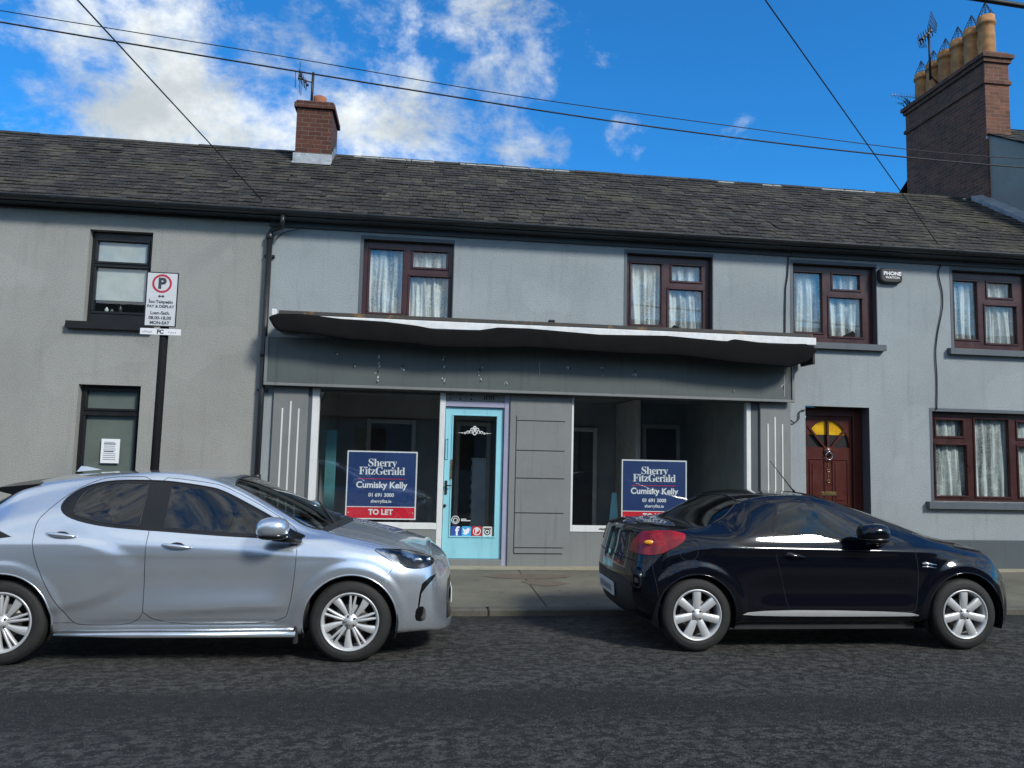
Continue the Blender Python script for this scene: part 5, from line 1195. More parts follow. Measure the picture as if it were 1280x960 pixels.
polys2 = [('arch', archpoly(S2, BW0, BZ, RB0)), ('arch', archpoly(S2, BW1, BZ, RB1)), ('glass', S2.poly(g2)), ('lamp', S2.inv(smooth_poly(smooth_poly(lamp, 1), 1))), ('head', S2.poly(hl2, .02)),
 ('strip', S2.poly(strip)), ('windscreen', [(1.30,9),(1.30,8),(1.33,7.15),(1.7,7.12),(2.09,7.1),(2.18,8),(2.24,9)]), ('cowl', [(2.24,9),(2.18,8),(2.09,7.1),(2.13,7.0),(2.24,8),(2.30,9)]),
 ('rear_glass', [(.10,9),(.10,8),(.145,7.0),(.20,6.55),(.36,6.75),(.50,7.1),(.53,8),(.54,9)]),
 ('hood', [(2.30,9),(2.24,8),(2.13,6.95),(2.3,6.45),(2.6,6.2),(2.8,6.1),(3.1,6.3),(3.5,6.2),(3.9,6.0),(3.9,9)]),
 ('boot', [(-1.25,9),(-1.25,4.4),(-.8,4.4),(-.62,4.6),(-.45,5.0),(-.3,6.0),(-.1,6.35),(.10,6.4),(.14,6.55),(.10,9)]),
 ('panel_rear', [(-1.25,.9),(-1.25,3.05),(-.75,3.05),(-.62,2.6),(-.62,1.2),(-.8,.9)]),
 ('door', S2.poly(smooth_poly(d2, 2))), ('bumper_rear', [(-1.25,0),(-.27,0),(-.33,2.0),(-.36,3.2),(-.40,4.3),(-.8,4.4),(-1.25,4.4)]), ('bumper_front', [(2.82,0),(3.9,0),(3.9,6),(3.5,6.2),(3.1,5.6),(2.95,4.6),(2.80,3.2)])]
uv2, pn2 = cut_panels(S2, polys2)
P2 = M['paint_black']
panel_mesh(S2, uv2, pn2['body'], 'body', P2, c2)
for nm, k in (('hood','bonnet'),('boot','boot_lid'),('bumper_rear','bumper'),('bumper_front','bumper')): panel_mesh(S2, uv2, pn2[nm], k, P2, c2)
panel_mesh(S2, uv2, pn2['windscreen'], 'windscreen', M['screen_glass'], c2); panel_mesh(S2, uv2, pn2['rear_glass'], 'rear_window', M['rear_glass'], c2); panel_mesh(S2, uv2, pn2['cowl'], 'cowl', M['plastic'], c2); panel_mesh(S2, uv2, pn2['panel_rear'], 'plate_recess', M['plastic'], c2)
for s in (-1, 1):
    do = panel_mesh(S2, uv2, pn2['door'], 'door', P2, c2, (s,)); panel_mesh(S2, uv2, pn2['glass'], 'window', M['car_glass'], do, (s,))
    lo_ = panel_mesh(S2, uv2, pn2['lamp'], 'tail_lamp', M['tail_lamp'], c2, (s,), .006); panel_mesh(S2, uv2, pn2['head'], 'headlight', M['headlamp'], c2, (s,), .003)
    am = S2.inv([(-.36,.66,.875)]); p = S2.at(np.array(am))[0]
    b = MB(); blob(b, (p[0]-.002, s*(p[1]+.004), p[2]), .055, .022, .022, 0); b.build('indicator', M['amber'], lo_, local=True)
    panel_mesh(S2, uv2, pn2['strip'], 'sill_strip', M['alloy'], c2, (s,), .008)
b = MB()
seam(b, S2, smooth_poly(d2, 2), .0028, True); seam(b, S2, g2, .006, True); seam(b, S2, smooth_poly(smooth_poly(lamp, 1), 1), .004, True)
seam(b, S2, [('uv',-.45,5.0),('uv',-.3,6.0),('uv',-.1,6.35),('uv',.10,6.4),('uv',.14,6.55)], .003)
seam(b, S2, [(.56,1.0),(.53,.965),(.48,.945),(.25,.94),(-.05,.945)], .003)
seam(b, S2, circ(-.07,.820,.078,24), .0025, True, (-1,)); seam(b, S2, [('uv',2.13,6.95),('uv',2.3,6.45),('uv',2.6,6.2),('uv',2.8,6.1)], .003)
seam(b, S2, [('uv',-.27,0),('uv',-.33,2.0),('uv',-.36,3.2),('uv',-.40,4.3)], .0025); seam(b, S2, [('uv',-1.25,4.4),('uv',-.8,4.4),('uv',-.45,4.3)], .004)
seam(b, S2, [(.70,.985),(.745,1.08),(.80,1.20),(.83,1.25),(.835,1.29)], .004)
seam(b, S2, [('uv',1.30,9),('uv',1.30,8),('uv',1.33,7.15),('uv',1.7,7.12),('uv',2.09,7.1)], .010); seam(b, S2, [('uv',.20,6.55),('uv',.36,6.75),('uv',.50,7.1),('uv',.53,8),('uv',.54,9)], .008)
b.build('shut_line', M['seam'], c2, local=True)
for wx, ra in ((BW0, RB0), (BW1, RB1)): arch_liner(c2, wx, BZ, ra, hw2-.01)
b = MB()
for wx, ra in ((BW0, RB0), (BW1, RB1)):
    uvp = np.array(S2.inv([(wx+ra*math.cos(a), BZ+ra*math.sin(a)) for a in np.linspace(-.25, math.pi+.25, 44)])); P = S2.at(uvp)
    for s in (-1, 1): b = MB(); b.tube([(p[0], s*(p[1]-.003), p[2]) for p in P], .007, 6); b.build('arch_lip', P2, c2, local=True)
b = MB(); b.box(-.30, 2.75, -.70, .70, .20, .27); b.build('underbody', M['black'], c2, local=True)
for x in (BW0, BW1):
    for s in (-1, 1): wheel(c2, (x, s*(hw2-.008), BZ), .306, .205, .19, 'seven')
mirror_(c2, (1.53, .93, 1.005), 1.25, P2)
handle(c2, S2, .865, .795, .20, P2, M['seam'])
uvp = np.array(S2.inv([(2.04,.735),(2.09,.735),(2.17,.725)])); P = S2.at(uvp)
for s in (-1, 1):
    b = MB(); b.tube([(p[0], s*(p[1]+.004), p[2]) for p in P], [.012,.014,.006], 8); b.tube([(p[0], s*(p[1]+.003), p[2]-.026) for p in P], [.006,.008,.003], 8); b.build('side_vent', M['chrome'], c2, local=True)
b = MB(); b.tube([(1.12,-.35,1.318),(1.09,-.36,1.345),(.84,-.44,1.60)], [.012,.006,.0025], 6); b.build('aerial', M['black'], c2, local=True)
b = MB(); pl = [(-.575,-.26,.355),(-.575,.26,.355),(-.582,.26,.47),(-.582,-.26,.47)]; b.add(pl+[(p[0]+.012,p[1],p[2]) for p in pl], [(0,3,2,1),(4,5,6,7),(0,1,5,4),(1,2,6,5),(2,3,7,6),(3,0,4,7)])
rr = random.Random(2)
for k in range(9):                                     # characters too blurred to read
    y = -.20+.046*k; b.add([(-.5825,y,.385),(-.5825,y+.026,.385),(-.5835,y+.026,.44),(-.5835,y,.44)], [(0,3,2,1)], 1)
b.build('number_plate', [M['plate'], M['plate_ink']], c2, local=True)
b = MB(); disc(b, 0, 0, 0, .04, 0); vv = [(-.545+.0, p[0], .70+p[2]) for p in b.v]; b.v = vv; b.build('badge', M['chrome'], c2, local=True)
cabin(c2, 1.18, .55, .16, .95, hw2, 1.72, rear=False)

# ------------------------------------------------------------------ awning, black scribble shaped as rolled canvas on a rail above the fascia
aw = thing('awning', (1.85, FY, 3.2), 'scribbled black canvas awning sagging under a white bar above the shopfront', 'awning')
t = NT('rusty_brown_rail'); t.set(Base_Color=t.mix(t.val(t.noise(5, 6, .7), .56, .66, 0, 1), (.050,.045,.040), (.22,.12,.045)), Roughness=.7); M['rail'] = t.m
t = NT('black_smear'); t.set(Base_Color=t.mix(t.val(t.noise(4, 5, .6), .3, .7, 0, 1), (.006,.006,.006), (.009,.009,.009)), Roughness=.95, Specular_IOR_Level=.15); t.bump(t.noise(9, 4, .6), .25, .02); M['smear'] = t.m
b = MB(); b.bbox(-1.95, 5.69, FY-.46, FY-.001, 3.405, 3.462, .008); b.build('awning_rail', M['rail'], aw)
b = MB(); b.bbox(-1.98, 5.735, FY-.475, FY-.30, 3.292, 3.403, .008); b.build('front_bar', plain('chipped_white_bar', (.74,.745,.74), .5, var=.12, scale=12), aw)
b = MB(); b.bbox(-2.045, -1.975, FY-.47, FY-.28, 3.38, 3.475, .01); b.build('end_cap', M['white_paint'], aw)
b = MB(); b.bbox(5.70, 5.745, FY-.42, FY-.05, 3.02, 3.29, .01); b.build('end_bracket', M['dark_metal'], aw)
top = [(-2.03,3.405),(-1.60,3.415),(-1.13,3.372),(-.54,3.360),(-.10,3.324),(.17,3.282),(.78,3.300),(1.03,3.348),(1.46,3.352),(2.48,3.308),(3.45,3.334),(4.34,3.290),(4.45,3.328),(5.0,3.280),(5.54,3.304),(5.70,3.272)]
bot = [(-2.055,3.28),(-1.97,3.172),(-1.44,3.139),(-.96,3.088),(-.09,3.063),(.18,3.03),(.96,3.052),(1.46,3.080),(2.76,3.050),(3.67,3.052),(4.45,2.985),(5.29,2.945),(5.60,3.05),(5.73,3.19)]
tx, tz = np.array(top).T; bx, bz = np.array(bot).T
xs = np.concatenate([np.linspace(-2.06, 5.735, 130)]); vs = []; fs = []; n = 18
for x in xs:
    zt, zb = np.interp(x, tx, tz), np.interp(x, bx, bz); e = min(1, ((x+2.065)/.10)**.5, ((5.742-x)/.16)**.5) if x > -2.065 else 0
    zc = (zt+zb)/2; hz = (zt-zb)/2*max(e, .05); dy = .026*max(e, .05)
    for k in range(n):
        a = 2*math.pi*k/n; w = 1+.05*mnoise.noise(Vector((x*2.1, math.cos(a)*1.5, math.sin(a)*1.5)))
        vs.append((x, FY-.505-dy*.2+dy*math.cos(a)*w, zc+hz*math.copysign(abs(math.sin(a))**.8, math.sin(a))))
for i in range(len(xs)-1):
    for k in range(n): fs.append((i*n+k, (i+1)*n+k, (i+1)*n+(k+1)%n, i*n+(k+1)%n))
fs += [tuple(range(n)), tuple(range((len(xs)-1)*n, len(xs)*n))[::-1]]
b = MB(); b.add(vs, fs, 0, True); b.build('black_scribble', M['smear'], aw, fixn=True)  # black scribble over the awning, shaped like rolled cloth
b = MB(); vs = []; nx = 240                                   # faded scalloped hem behind the black scribble
for i in range(nx+1):
    x = -1.93+(5.64+1.93)*i/nx; q = abs(math.sin(math.pi*(x+1.93)/.31)); z = 3.125-.0*q+ .045*(1-q**.6)
    vs += [(x, FY-.40+.012*math.sin(x*7), 3.36), (x, FY-.405+.012*math.sin(x*7), z), (x, FY-.395+.012*math.sin(x*7), z), (x, FY-.39+.012*math.sin(x*7), 3.36)]
b.add(vs, [(4*i+k, 4*i+4+k, 4*i+5+k, 4*i+1+k) for i in range(nx) for k in (0, 1, 2)], 0, False); b.build('scalloped_hem', plain('faded_grey_canvas', (.24,.245,.25), .9), aw)
b = MB(); b.bbox(1.76, 1.88, FY-.30, FY-.20, 3.470, 3.492, .004); b.bbox(1.775, 1.865, FY-.31, FY-.23, 3.493, 3.525, .006); tag(b.build('flood_lamp', M['black'], origin=(1.82,FY-.25,3.47)), 'tiny black lamp standing on the awning rail between the middle windows', 'lamp')

